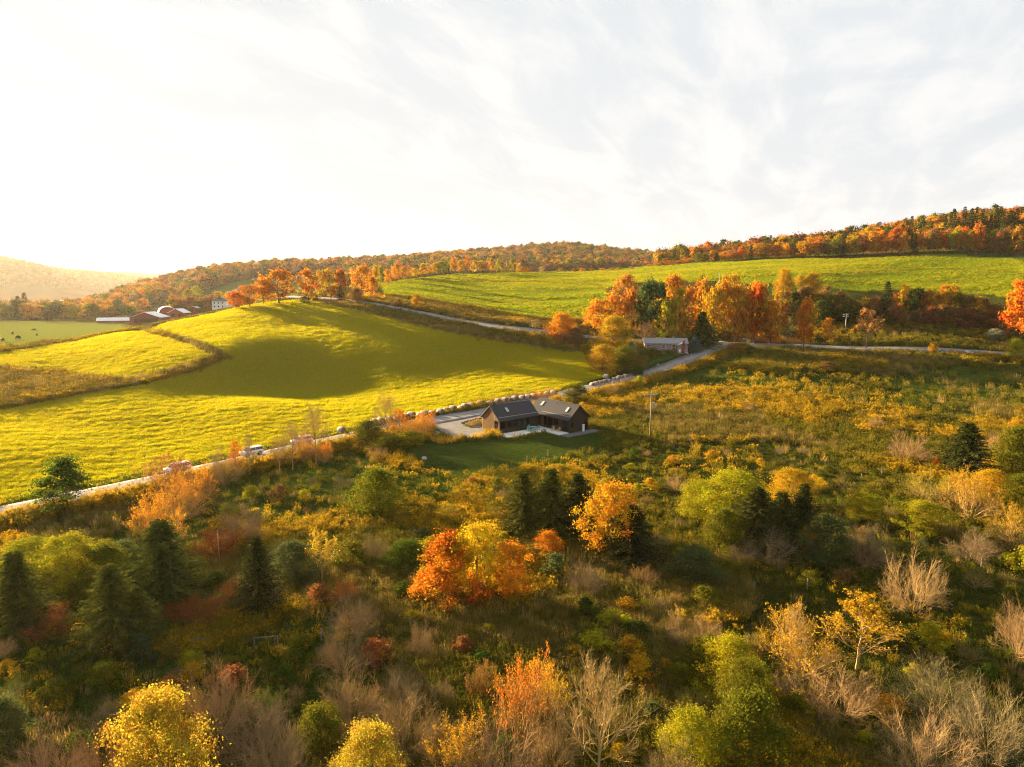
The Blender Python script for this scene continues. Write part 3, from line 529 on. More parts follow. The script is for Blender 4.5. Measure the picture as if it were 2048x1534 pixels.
# ------------------------------------------------------------------ trees and shrubs one by one: kind, px, base row, top row, width, colour, label, options
T = [
 # bottom edge
 ('fine',322,1625,1383,200,'yellow','round bright yellow tree at the bottom edge of the photo, left of centre',{}),
 ('fine',742,1625,1456,160,'yellow','yellow-green round bush cut by the bottom edge, among bare grey-brown shrubs',{}),
 # middle maples
 ('maple_cone',898,1205,1062,118,'dorange','orange-red conical maple, left of three touching maples in the dark weeds below the house',{}),
 ('maple_tall',955,1198,1042,105,(.42,.26,.012),'yellow-green maple between the orange-red one and the wide golden one below the house',{}),
 ('maple',1020,1196,1082,96,'orange','wide golden orange maple, right of three touching maples below the house',{}),
 ('maple_tall',1222,1118,960,112,(.46,.215,.014),'tall golden orange maple leaning against a dark spruce, in the middle of the brush',{}),
 ('spruce',1265,1128,1012,100,'spruce','dark spruce touching the right side of the tall golden maple',{}),
 ('spruce',1045,1062,945,84,'spruceg','left one of three dark spruces below the lawn, its left edge lit green',{}),
 ('spruce',1102,1066,938,92,'spruceg','middle one of three dark spruces below the lawn',{}),
 ('spruce',1155,1060,948,88,'spruce','right one of three dark spruces below the lawn, all in shade',{}),
 ('maple_cone',1097,1110,1060,52,'dorange','small orange maple sapling in front of the three dark spruces',{}),
 # willows and spruces right of centre
 ('willow',1462,1052,940,165,'ygreen','broad yellow-green willow left of the dark spruce group, right of centre',{}),
 ('willow',1400,1040,958,105,'ygreen','left lobe bush of the yellow-green willows right of centre',{}),
 ('willow',1582,1010,936,110,'gold','golden yellow bush behind the dark spruce group right of centre',{}),
 ('shrub',1447,1102,1016,98,'olive','green rounded shrub in front of the broad yellow-green willow',{}),
 ('spruce',1510,1098,975,105,'spruce','left and widest spruce of the dark group right of centre',{}),
 ('spruce',1560,1092,985,90,'spruce','middle spruce of the dark group right of centre',{}),
 ('spruce',1603,1086,968,68,'spruce','right slim spruce of the dark group right of centre',{}),
 ('shrub',1650,1132,1030,110,'gg','grey-green shrub right of the dark spruce group',{}),
 ('sparse',1632,1120,1040,60,'gold','small shrub with golden leaves on the left side of the grey-green shrub',{}),
 ('bare',1728,1128,1035,125,'grey','grey bare shrub in shade right of the grey-green shrub',{}),
 ('bare',1540,1122,1055,115,'grey','dark grey bare shrub at the foot of the spruce group right of centre',{}),
 ('bare',1480,1125,1085,80,'grey','low grey bare shrub left of the spruce feet right of centre',{}),
 ('bare',1728,1125,1085,60,'dred','dark red-brown low shrub in shade right of centre',{}),
 # right edge
 ('spruce',1928,952,846,92,'spruce','dark wide spruce standing at the edge of the grassy field near the right side',{}),
 ('shrub',2028,950,850,105,'olive','olive green rounded tree at the right edge beside the dark spruce',{}),
 ('shrub',2035,870,838,60,'gold','golden bush at the right edge above the olive tree',{}),
 ('baretree',1984,915,862,42,'pink','thin pinkish bare shrub between the dark spruce and the olive tree',{}),
 ('baretree',1815,924,860,84,'pink','pinkish bare shrub with a round crown in the grass left of the dark spruce',{'kindo':'bare'}),
 ('bare',1752,862,830,38,'pink','small pinkish bare shrub in the rough grass, upper right field',{}),
 ('bare',1498,826,802,30,'pink','tiny pinkish bare shrub far out in the golden weeds right of the utility pole',{}),
 ('bare',1352,982,944,54,'pink','pinkish bare shrub left of the broad willow',{}),
 ('maple_cone',1873,938,915,18,'red','small bright red sapling left of the dark spruce on the right',{}),
 ('willow',1842,1068,1000,112,'ygreen','bright yellow-green bush in the right brush below the tawny shrubs',{}),
 ('willow',1727,1040,985,84,'ygreen','yellow-green bush left of the bright one in the right brush',{}),
 ('sparse',1938,1035,932,118,'gold','wide tawny shrub with few leaves in the right brush',{'twig':'tan'}),
 ('sparse',1862,1005,945,105,'ygreen','pale yellow-green half bare shrub left of the wide tawny one',{'twig':'tan'}),
 ('willow',1980,1000,938,90,'gold','golden bush above the wide tawny shrub near the right edge',{}),
 ('willow',2035,1015,948,80,'olive','olive bush at the right edge beside the golden one',{}),
 ('sparse',2030,1100,1010,95,'gold','tawny and gold half bare shrub at the right edge, middle height',{'twig':'tan'}),
 ('willow',2042,1140,1090,60,'ygreen','yellow-green bush low at the right edge under the tawny shrub',{}),
 ('bare',1945,1120,1058,95,'grey','grey bare shrub in shade in the right brush',{}),
 ('bare',1825,1222,1098,135,'tan','tan fan-shaped bare shrub standing alone in the dark weeds on the right',{}),
 ('bare',1410,1290,1226,80,'tan','tan bare shrub standing alone in the dark weeds right of centre',{}),
 ('sparse',1604,1352,1212,180,'gold','large thin-leaved shrub with gold leaves and a dead top, left of a pair',{'twig':'tan'}),
 ('sparsetree',1712,1340,1192,155,'gold','large thin-leaved shrub with gold leaves and knotty branches, right of a pair',{'twig':'tan'}),
 ('baretree',1583,1345,1195,60,'tan','dead bare snag sticking up out of the large thin-leaved shrub',{}),
 ('bare',2035,1310,1200,100,'pink','pinkish bare shrub cut by the right edge',{}),
 ('bare',1685,1432,1332,165,'tan','tan bare shrub below the pair of thin-leaved shrubs',{}),
 ('bare',1885,1425,1325,200,'grey','wide grey bare shrub in the lower right',{}),
 ('bare',1845,1560,1422,210,'tan','wide tan bare shrub at the bottom right',{}),
 ('bare',1975,1530,1375,200,'grey','grey-brown bare shrub with drooping twigs at the bottom right corner',{}),
 ('baretree',1195,1580,1298,175,'tan','tall bare tree with sweeping pale branches at the bottom centre',{'wcol':1}),
 ('sparse',1040,1480,1290,140,'dorange','shrub with bright orange-red leaves at its top, bottom centre',{'twig':'tan'}),
 ('sparse',962,1400,1318,72,'brown','brown seedy shrub left of the bright orange-red one at the bottom',{'twig':'brown'}),
 ('sparse',1100,1440,1315,85,'gold','golden thin-leaved shrub right of the bright orange-red one at the bottom',{'twig':'tan'}),
 ('willow',1458,1400,1270,125,'ygreen','top bush of the yellow-green clump at the bottom right of centre',{}),
 ('willow',1490,1470,1318,130,'olive','bush with orange tinted leaves in the yellow-green clump',{}),
 ('shrub',1498,1540,1378,175,'olive','wide green bush at the foot of the yellow-green clump',{}),
 ('willow',1382,1545,1420,150,'ygreen','yellow-green bush left of the yellow-green clump at the bottom',{}),
 ('bare',1330,1600,1490,170,'tan','tan bare shrub at the bottom edge below the yellow-green bush',{}),
 ('bare',440,1470,1325,165,'pink','pinkish bare shrub with a few red leaves at its top, right of the yellow tree',{}),
 ('bare',525,1530,1395,185,'grey','grey-brown bare shrub between the two yellow trees at the bottom',{}),
 ('bare',570,1600,1455,170,'grey','bare shrub at the bottom edge left of the small yellow bush',{}),
 ('bare',105,1600,1430,190,'pink','pinkish bare shrub in the bottom left corner',{}),
 ('shrub',20,1500,1390,110,'gg','grey-green shrub at the left edge near the bottom',{}),
 ('bare',215,1620,1460,120,'pink','bare shrub squeezed left of the round yellow tree',{}),
 ('bare',705,1455,1325,165,'pink','pinkish fuzzy bare shrub in the bottom middle-left',{}),
 ('bare',800,1420,1332,120,'grey','grey bare shrub right of the pinkish fuzzy one',{}),
 ('bare',812,1510,1385,165,'tan','wide brown bare shrub above and right of the small yellow bush',{}),
 ('sparse',905,1560,1425,155,'gold','brown shrub with few gold leaves right of the small yellow bush at the bottom',{'twig':'tan'}),
 ('bare',1010,1590,1440,170,'pink','brown-pink bare shrub at the bottom edge left of the tall bare tree',{}),
 ('bare',1105,1540,1400,130,'tan','fine-twigged bare shrub touching the left of the tall bare tree',{}),
 ('shrub',640,1500,1408,105,'olive','olive leafy shrub above the left side of the small yellow bush',{}),
 ('willow',1010,1560,1470,60,'green','small green bush at the bottom left of the tall bare tree',{}),
 ('bare',685,1345,1238,120,'grey','grey bare shrub with a short trunk in the lower left weeds',{}),
 ('bare',840,1312,1236,62,'tan','small tan fan-shaped bare shrub in the lower middle weeds',{}),
 ('bare',712,1270,1182,115,'grey','grey bare shrub with a pink-red cap in the lower left weeds',{}),
 ('sparse',690,1205,1155,55,'red','bright red small sumac left of the orange-red maple',{'twig':'grey'}),
 ('willow',642,1215,1166,62,'rust','rusty brown round bush left of the bright red sumac',{}),
 # left brush
 ('spruce',330,1208,1042,142,'spruceg','tallest spruce in the left brush, its left edge lit yellow-green',{}),
 ('spruce',232,1298,1130,128,'spruceg','wide spruce below the tallest one in the left brush',{}),
 ('spruce',282,1290,1175,80,'spruceg','short spruce leaning on the right side of the wide one at left',{}),
 ('spruce',520,1228,1075,88,'spruce','slim dark spruce in the left-centre brush beside red shrubs',{}),
 ('spruce',42,1262,1105,120,'spruceg','hazy dark spruce at the left edge',{}),
 ('willow',60,1150,1078,150,'ygreen','yellow-green leafy bush at the left edge below the road',{}),
 ('willow',142,1175,1068,140,'ygreen','yellow-green leafy bush, second from the left edge',{}),
 ('shrub',215,1185,1085,118,'olive','olive bush left of the tallest spruce',{}),
 ('shrub',255,1150,1078,80,'gg','grey-green bush behind the tallest spruce',{}),
 ('pine',135,1025,912,122,'green','green pine standing on the road verge at left',{}),
 ('sparse',318,1100,975,115,'orange','large thin shrub full of bright orange leaves right of the pine',{'twig':'tan'}),
 ('sparse',365,1040,940,110,'orange','second orange-leaved thin shrub, nearer the slim red tree',{'twig':'tan'}),
 ('sparse',350,985,905,115,'rust','thin brownish-orange shrub in front of the road at left',{'twig':'tan'}),
 ('sparse',395,1010,930,90,'orange','orange and brown thin shrub on the road bank',{'twig':'tan'}),
 ('bare',448,968,885,78,'tan','bare brown shrub between the orange shrubs and the red tree',{}),
 ('sparsetree',474,958,880,34,'red','slim tree with bright red leaves beside the white car on the road',{}),
 ('baretree',500,950,862,34,'tan','thin bare tree in front of the white car on the road',{}),
 ('baretree',560,942,868,46,'tan','leaning bare tree on the bank right of the white car',{}),
 ('baretree',585,940,840,60,'tan','bare tree with a spreading brown crown on the road bank',{}),
 ('sparse',608,922,862,48,'orange','orange-leaved thin shrub at the nose of the second car',{'twig':'tan'}),
 ('baretree',632,928,798,66,'tan','tall bare tree with pale bark on the road bank, tops above the field',{}),
 ('sparse',650,925,880,40,'dorange','orange shrub at the foot of the tall bare tree',{'twig':'tan'}),
 ('shrub',736,888,838,82,'olive','green bush on the road bank left of the hay bales gap',{}),
 ('baretree',775,885,780,70,'tan','tall forked bare tree near the hay bales, left of the driveway',{}),
 ('sparsetree',800,880,815,50,'dorange','thin tree with orange-pink leaves beside the forked bare tree',{}),
 ('sparse',832,878,820,75,'orange','orange thin-leaved sumac left of the driveway',{'twig':'tan'}),
 ('sparse',855,868,822,50,'dorange','bright orange sumac touching the driveway corner',{'twig':'tan'}),
 ('shrub',820,888,862,80,'ygreen','low yellow-green bush under the orange sumacs',{}),
 ('shrub',780,905,870,80,'olive','low olive bush on the lawn corner left of the house',{}),
 ('shrub',757,1028,936,132,'olive','large round olive bush in the weeds left of centre',{}),
 ('bare',755,920,890,50,'pink','small pinkish bare shrub above the large olive bush',{}),
 ('bare',482,1088,1002,112,'grey','soft grey bare shrub right of the orange shrubs',{}),
 ('sparse',440,1115,1058,112,'dred','dark red sumac in the shade beside the slim spruce',{'twig':'dred'}),
 ('sparsetree',645,1165,1062,80,'yellow','thin tree with a few yellow leaves in the left-centre brush',{'twig':'tan'}),
 ('shrub',590,1165,1082,115,'gg','grey-green bush left of the thin yellow-leaved tree',{}),
 ('bare',745,1120,1062,70,'grey','grey bare shrub in the dark brush left of the three maples',{}),
 ('shrub',820,1135,1080,105,'green','green bush in the dark brush left of the three maples',{}),
 ('shrub',700,1130,1085,85,'olive','olive bush between the thin yellow tree and the green bush',{}),
 ('sparse',465,1215,1160,80,'rust','reddish shrub touching the slim spruce at left',{'twig':'rust'}),
 ('sparse',410,1250,1185,100,'rust','reddish brown thin shrub between the two spruces at left',{'twig':'rust'}),
 ('sparse',350,1245,1192,85,'dred','dull red thin shrub right of the wide spruce at left',{'twig':'rust'}),
 ('sparse',105,1270,1212,110,'rust','brown-red thin shrub below the hazy spruce',{'twig':'rust'}),
 ('willow',165,1290,1243,45,'yellow','small bright yellow bush touching the wide spruce at left',{}),
 ('sparse',125,1222,1200,50,'dorange','small orange shrub right of the hazy spruce',{'twig':'rust'}),
 ('shrub',285,1320,1262,70,'gg','grey-green bush at the foot of the wide spruce',{}),
 ('shrub',215,1015,985,55,'gold','small golden bush right of the pine on the verge',{}),
 ('bare',70,1042,1008,40,'tan','pale fluffy shrub left of the pine on the verge',{}),
 ('shrub',25,1090,1060,60,'gold','golden bush at the left edge just below the road',{}),
 # centre low
 ('shrub',1388,1160,1092,130,'gg','low rounded grey-green shrub below the dark spruces, right of centre',{}),
 ('bare',1172,1190,1112,85,'grey','grey bare shrub with a dark trunk below the tall golden maple',{}),
 ('shrub',1112,1155,1105,82,'gg','grey-green shrub left of the dark-trunked bare shrub',{}),
 ('shrub',1172,1238,1192,58,'green','small green bush alone in the dark weeds, bottom centre',{}),
 # house surroundings
 ('shrub',1152,812,766,58,'olive','green-gold shrub behind the right wing of the house',{}),
 ('shrub',1185,818,795,40,'gold','low golden bush right behind the house',{}),
 ('bare',1098,795,772,36,'tan','thin tan shrub between the hay bales and the house roof',{}),
 ('sparse',1075,800,782,34,'orange','orange thin shrub behind the roof ridge',{'twig':'tan'}),
 ('shrub',1277,778,751,24,'ygreen','small yellow sapling at the road edge above the utility pole',{}),
 ('bare',1225,792,767,44,'pink','pinkish bare shrub at the road edge right of the house',{}),
 # trailer home and junction
 ('shrub',1205,744,688,68,'gold','golden olive bush at the field corner left of the small grey house',{}),
 ('shrub',1245,740,690,70,'olive','olive bush next to the golden one left of the small grey house',{}),
 ('bare',1268,742,700,60,'brown','brown bare shrub left of the small grey house lawn',{}),
 ('willow',1225,705,630,82,'gold','yellow thin-crowned tree left behind the small grey house',{}),
 ('shrub',1275,752,730,34,'green','low green bush in front of the small grey house lawn',{}),
 ('shrub',1122,680,625,68,'orange','round orange bush on the upper road verge',{}),
 ('farbare',1070,670,638,30,'tan','brownish bush left of the round orange one on the upper road',{}),
 ('shrub',1150,690,655,48,'brown','brown bush between the upper road and the yellow tree',{}),
 ('spruce',1403,692,624,60,'green','dark green pine beside the small grey house',{}),
 ('spruce',1389,704,671,25,'blue','small blue spruce at the right end of the small grey house',{}),
 ('spruce',1262,712,683,24,'blue','small pale blue spruce left of the small grey house',{}),
 ('baretree',1290,690,640,46,'pink','dead grey-pink tree behind the left end of the small grey house',{}),
 ('bare',1468,705,675,44,'brown','dark bare bush at the road junction',{}),
 # maple grove behind the small grey house
 ('mid',1197,668,596,58,'orange','orange tree at the left tip of the grove behind the small grey house',{}),
 ('midcol',1180,660,612,34,'orange','small orange tree at the far left foot of the grove',{}),
 ('mid',1228,664,588,52,'orange','second orange tree from the left in the grove',{}),
 ('mid',1247,640,547,62,'brown','tawny orange tree at the back left of the grove, against the meadow',{'c3':(.40,.18,.03)}),
 ('midcol',1262,668,578,44,'dorange','red-orange slim tree left of the big green one in the grove',{}),
 ('mid',1305,676,558,70,'dark','big dark green tree in the middle of the grove',{'c3':(.05,.085,.02)}),
 ('midcol',1288,672,572,44,'green','green tree merged with the left side of the big green one',{}),
 ('mid',1342,660,547,62,'orange','round orange tree right behind the big green one',{}),
 ('midcol',1330,684,600,44,'ygreen','yellow-green slim tree in front of the grove, right of the green one',{}),
 ('midcol',1357,684,575,44,'ygreen','yellow-green tree in the middle of the grove',{}),
 ('midcol',1376,684,572,48,'dorange','red-orange tree in the middle of the grove',{}),
 ('mid',1400,672,556,50,'orange','orange tree behind the dark green pine',{}),
 ('midcol',1402,650,548,26,'olive','olive treetop showing at the back of the grove',{}),
 ('mid',1425,680,572,52,'gold','golden tree above the dark green pine',{}),
 ('midcol',1446,668,560,42,'orange','orange tree in the right half of the grove behind the pole',{}),
 ('mid',1470,682,568,58,'orange','broad orange tree left of the red-topped one',{}),
 ('mid',1462,655,545,60,'gold','tawny treetop at the back right of the grove',{}),
 ('mid',1506,686,566,92,'orange','largest orange maple of the grove, right end',{}),
 ('mid',1508,689,562,48,'red','bright red treetop of the grove near its right end',{}),
 ('mid',1540,692,598,62,'orange','orange maple at the right end of the grove over red fallen leaves',{}),
 ('farbare',1573,690,612,56,'brown','thin grey-brown tree right of the grove',{}),
 ('mid',1606,700,598,46,'dorange','red-orange tree by the road right of the grove',{}),
 ('farbare',1572,692,640,36,'pink','pale bare tree by the road between the grove and the red-orange tree',{}),
 ('midcol',1655,684,635,32,'orange','small bright orange conical tree above the right road',{}),
 ('farbare',1732,698,616,58,'gold','lone orange-pink tree standing on the right road edge',{'c3':(.46,.2,.05),'kindo':'sparsetree'}),
 ('shrub',1640,655,600,46,'green','dull green tree behind the small orange conical one',{}),
 ('shrub',1989,678,657,34,'pale','pale round bush in the grass near the large red tree',{}),
 ('mid',2043,680,558,84,'red','large red maple cut by the right edge',{}),
 ('shrub',2030,722,676,46,'ygreen','bright yellow-green bush by the creek at the right edge',{}),
 ('shrub',1866,708,683,22,'gold','small golden sapling at the right road edge',{}),
 ('shrub',1655,742,722,40,'brown','brown low bush in the grass below the right road',{}),
 ('farcon',1770,645,563,48,'dark','dark conifer in the tree line below the right hill field',{}),
 # upper left road trees
 ('mid',474,620,583,34,'red','red tree left of the large orange-red maple on the hill crest',{}),
 ('mid',500,616,568,42,'orange','orange-red tree beside the large maple on the hill crest',{}),
 ('mid',557,608,538,78,'orange','largest orange-red maple on the hill crest',{}),
 ('mid',528,610,555,46,'orange','orange maple leaning on the largest one on the crest',{}),
 ('mid',617,606,537,50,'orange','yellow-orange maple left of the upper road end',{}),
 ('midcol',640,602,540,36,'gold','golden maple over the upper road end',{}),
 ('mid',662,602,537,40,'gold','golden-green maple right of the upper road end',{}),
 ('midcol',683,604,537,34,'red','pinkish red maple right of the upper road end',{}),
 ('farcon',682,606,570,24,'dark','small dark conifer under the pinkish red maple',{}),
 ('mid',724,590,530,48,'orange','orange tree at the corner of the far meadow',{}),
 ('midcol',745,600,552,34,'orange','small orange tree at the left tip of the far meadow',{}),
 ('shrub',713,604,575,40,'brown','brownish bush between the red maple and the meadow tip',{}),
 ('shrub',834,620,586,26,'gold','small yellow tree on the upper road bank',{}),
 ('shrub',797,614,598,24,'brown','small brown bush on the upper road bank left of the yellow tree',{}),
 ('shrub',610,608,592,26,'olive','dark bush at the start of the upper road',{}),
 ('shrub',628,604,586,22,'green','green bush at the start of the upper road',{}),
 # above the right part
 ('shrub',1566,592,536,40,'gold','golden bush beside the track on the right hill field',{}),
 ('shrub',1622,596,545,46,'gold','tawny bush with the track behind it on the right hill field',{}),
 ('shrub',1600,570,550,30,'gold','low golden scrub on the track bank of the right hill field',{}),
]
for (k_, px, pb, pt, wp, col, lab, op) in T:
    plant(op.get('kindo', k_), px, pb, pt, wp, op.get('c3', col), lab, twig=op.get('twig'))
# ------------------------------------------------------------------ rows and woods: individual trees placed along lines on the ground
rw = random.Random(21)
_o1 = 'first second third fourth fifth sixth seventh eighth ninth tenth eleventh twelfth thirteenth fourteenth fifteenth sixteenth seventeenth eighteenth nineteenth twentieth'.split()
_tn = {2: 'twenty', 3: 'thirty', 4: 'forty', 5: 'fifty', 6: 'sixty', 7: 'seventy'}
def ordn(i):
    if i < 20: return _o1[i]
    a, b = divmod(i+1, 10); return {2: 'twentieth', 3: 'thirtieth', 4: 'fortieth', 5: 'fiftieth', 6: 'sixtieth', 7: 'seventieth'}[a] if b == 0 else _tn[a]+'-'+_o1[b-1]
def row(pxs, base, top, wid, kinds, cols, label, group, Y=None, jit=3, split=True):
    for i, px in enumerate(pxs):
        col = rw.choice(cols); k_ = rw.choice(kinds); b = np.interp(px, *zip(*base)) if isinstance(base, (list, tuple)) else base
        t_ = np.interp(px, *zip(*top)) if isinstance(top, (list, tuple)) else top
        t_ = b-(b-t_)*rw.uniform(.72, 1.12); Yv = (np.interp(px, *zip(*Y)) if isinstance(Y, (list, tuple)) else Y)
        if Yv: Yv *= rw.uniform(.985, 1.015)
        kk = 'farcon' if col in ('dark', 'spruce') else k_
        nice = dict(orange='orange', dorange='red-orange', red='red', gold='golden', yellow='yellow', ygreen='yellow-green', olive='olive', green='green', dark='dark green', brown='brown', rust='rusty', tan='tan', pink='pinkish', gg='grey-green', spruce='dark green')[col]
        plant(kk, px+rw.uniform(-jit, jit), b, t_, wid*rw.uniform(.75, 1.3), col, label.replace('*', nice)+', '+ordn(i)+' from the left', group, Y=Yv, split=split)
# along the top of the far meadow
row(list(range(752, 1052, 13)), 565, [(750,528),(830,532),(890,510),(1000,520),(1050,524)], 20, ['midcol','mid'], ['orange','gold','gold','ygreen','orange','yellow'], '* tree in the row topping the far meadow', 'trees along the top edge of the far meadow', Y=[(750,330),(800,420),(870,470),(1050,500)])
row([1062,1085,1120,1150,1166,1185,1206,1226,1236,1262], 548, 533, 16, ['mid'], ['brown','orange','tan','gold'], 'small * tree beyond the far meadow', 'small trees beyond the far meadow', Y=505)
row(list(range(1290, 1400, 10)), [(1290,545),(1400,528)], [(1290,530),(1330,520),(1400,514)], 20, ['mid'], ['orange','dorange','gold','red'], '* tree at the left end of the right hill field', 'trees over the left end of the right hill field', Y=560)
# front edge of the wood on the right hill
row([1395+9*i for i in range(72)], [(1395,524),(1500,516),(1700,514),(1900,503),(2048,512)], [(1395,505),(1500,490),(1600,478),(1700,472),(1800,455),(1900,452),(2048,450)], 27, ['mid','mid','midcol'], ['orange','gold','olive','dorange','ygreen','orange','brown','red','dark','rust'], '* tree in the front row of the right hill wood', 'front row of the wood above the right hill field', Y=[(1395,520),(1500,500),(1700,465),(1900,440),(2048,412)], split=False)
row([1885+9*i for i in range(20)], [(1880,500),(2048,508)], [(1880,424),(2048,418)], 30, ['farcon'], ['dark','dark','spruce'], 'tall dark conifer ending the right hill wood', 'dark conifers at the right end of the hill wood', Y=[(1880,462),(2048,430)], split=False)
for k_, (Y0, dt) in enumerate(((1.10, 22), (1.22, 38))):
    row([1480+14*i+7*k_ for i in range(41)], [(1480,505),(2048,470)], [(1480,500-4*k_),(1600,478-5*k_),(1700,462-7*k_),(1800,446-7*k_),(1850,440-5*k_),(2048,434)], 30, ['mid','mid','midcol'], ['orange','gold','olive','dorange','brown','green','dark','dark','rust'], '* tree in the %s row of the right hill wood' % ('second' if k_ == 0 else 'third'), 'back rows of the right hill wood', Y=[(1480,500*Y0),(1700,475*Y0),(1900,450*Y0),(2048,425*Y0)], split=False)
for px, tp, w_, cl_, lb in ((6,606,40,'olive','hazy olive tree cluster at the left edge behind the pasture'), (40,592,30,'dark','tall dark conifer at left behind the pasture'), (58,606,34,'orange','hazy orange tree right of the tall conifer behind the pasture'), (82,612,36,'gold','hazy golden tree behind the pasture, left of the broad dark one'), (106,604,50,'green','broad dark green tree behind the middle of the pasture'), (148,612,26,'ygreen','slim yellow-green tree behind the pasture'), (184,606,46,'olive','broad olive tree above the long low shed'), (226,614,40,'brown','brown tree above the long low shed, near its right end'), (248,610,30,'green','dark green tree left of the wide red barn')):
    plant('farcon' if cl_ == 'dark' else 'mid', px, 648, tp, w_, cl_, lb, Y=590)
# tree line below the right hill field
row(list(range(1560, 2000, 13)), [(1560,640),(1700,640),(2000,655)], [(1560,585),(1650,570),(1720,600),(1800,572),(1850,558),(1900,575),(2000,600)], 34, ['mid','midcol'], ['brown','olive','gold','brown','orange','rust','green','brown'], '* tree in the line below the right hill field', 'tree line below the right hill field')
row(list(range(1560, 2010, 15)), [(1560,640),(1700,650),(2010,658)], [(1560,605),(2010,615)], 40, ['farbare','mid'], ['brown','rust','dred' if False else 'brown','olive','green'], 'low * bush in the shade below the right hill field', 'bushes in the shaded strip below the right hill field', jit=7)
# along the upper road bank and pasture edges on the left
row([348,362,378,394,408,420], 632, [(348,592),(378,582),(408,574),(420,592)], 28, ['mid'], ['orange','gold','ygreen','orange','brown','gold'], '* tree behind the barns', 'trees beside the barns and the white farmhouse', Y=630)
row([462,472,484], 622, 586, 20, ['mid'], ['brown','orange','ygreen'], '* tree right of the white farmhouse', 'trees right of the white farmhouse', Y=620)
row([8,30,48,75,92,104,120,136,150,168,186,204,222,240,256,270,285,300], 648, [(0,608),(45,590),(100,604),(186,606),(300,618)], 34, ['mid','midcol'], ['green','olive','gg','gold','green','dark','olive','orange'], '* tree in the hazy line behind the pasture', 'hazy line of trees behind the pasture and barns', Y=600, jit=5)
row([15*i for i in range(18)], 632, [(0,612),(260,598)], 30, ['far'], ['orange','olive','gold','green','brown'], '* tree deeper in the hazy valley wood', 'deeper trees of the hazy valley wood', Y=760, jit=6, split=False)
rows_l = [((190,300), 624, [(190,600),(300,596)], 690), ((215,372), 604, [(215,586),(300,572),(372,566)], 800), ((250,430), 588, [(250,575),(350,552),(430,546)], 950), ((330,700), 568, [(330,556),(380,544),(450,538),(560,530),(700,524)], 1080)]
for i, ((a, b), ba, tp, Y_) in enumerate(rows_l):
    row(list(range(a, b, 11)), ba, tp, 20, ['far'], ['orange','dorange','gold','olive','pink','brown','rust'], '* tree, %s row of the hazy slope' % ('lowest', 'second', 'third', 'topmost')[i], 'trees on the hazy wooded slope behind the barns', Y=Y_, jit=5, split=False)

# low bushes filling the brush, one by one
rb = random.Random(5); npl = len(plants); marks = [(r_[1], r_[2], r_[6]) for r_ in T if r_[2] > 900]
CN = dict(olive='olive', gg='grey-green', green='dark green', ygreen='yellow-green', brown='brown', gold='golden', rust='rusty', grey='grey bare', tan='tan bare', pink='pinkish bare')
made = 0; tries = 0; used = set()
while made < 210 and tries < 4000:
    tries += 1; px = rb.uniform(-20, 2068); pb = rb.uniform(905, 1530)
    if rb.random() < .25: pb = rb.uniform(880, 1050)
    if pb < 1105-px*.23: continue                       # beyond the road
    if 700 < px < 1260 and pb < 965: continue
    p = P(px, pb); W = rb.uniform(1.3, 3.2)
    if pb < 1000 and px > 1250: W *= .8
    if any(math.hypot(p[0]-q[0], p[1]-q[1]) < q[2]*.7+W*.35 for q in plants): continue
    lft = px < 1000; col = rb.choice(['olive', 'olive', 'gg', 'green', 'ygreen', 'brown', 'rust' if lft else 'olive', 'gold', 'tan', 'ygreen', 'grey', 'gold', 'green'])
    H = W*rb.uniform(.5, .8); lab = None
    for best in sorted(marks, key=lambda m_: abs(m_[0]-px)+abs(m_[1]-pb)):
        w_ = best[2].replace(',', '').split()[:7]
        while w_[-1] in ('of','the','in','at','a','with','and','its','right','left','below','two','three','by','on','to','from','beside','near','above','among','dark','behind','between','grey','tall','low','one'): w_.pop()
        rel = ('left of' if px < best[0]-25 else 'right of' if px > best[0]+25 else ('in front of' if pb > best[1] else 'behind'))
        lab = 'low %s bush %s the %s' % (CN[col], rel, ' '.join(w_))
        if lab not in used: break
    used.add(lab)
    k_ = 'bare' if col in ('grey', 'tan', 'pink') else rb.choice(['shrub', 'shrub', 'willow', 'sparse'])
    plant(k_, px, pb, 0, 0, col, lab, 'low bushes in the brush', pos=p, hw=(H, W), cat='shrub', twig='tan' if k_ == 'sparse' else None); made += 1
print('bushes', made)
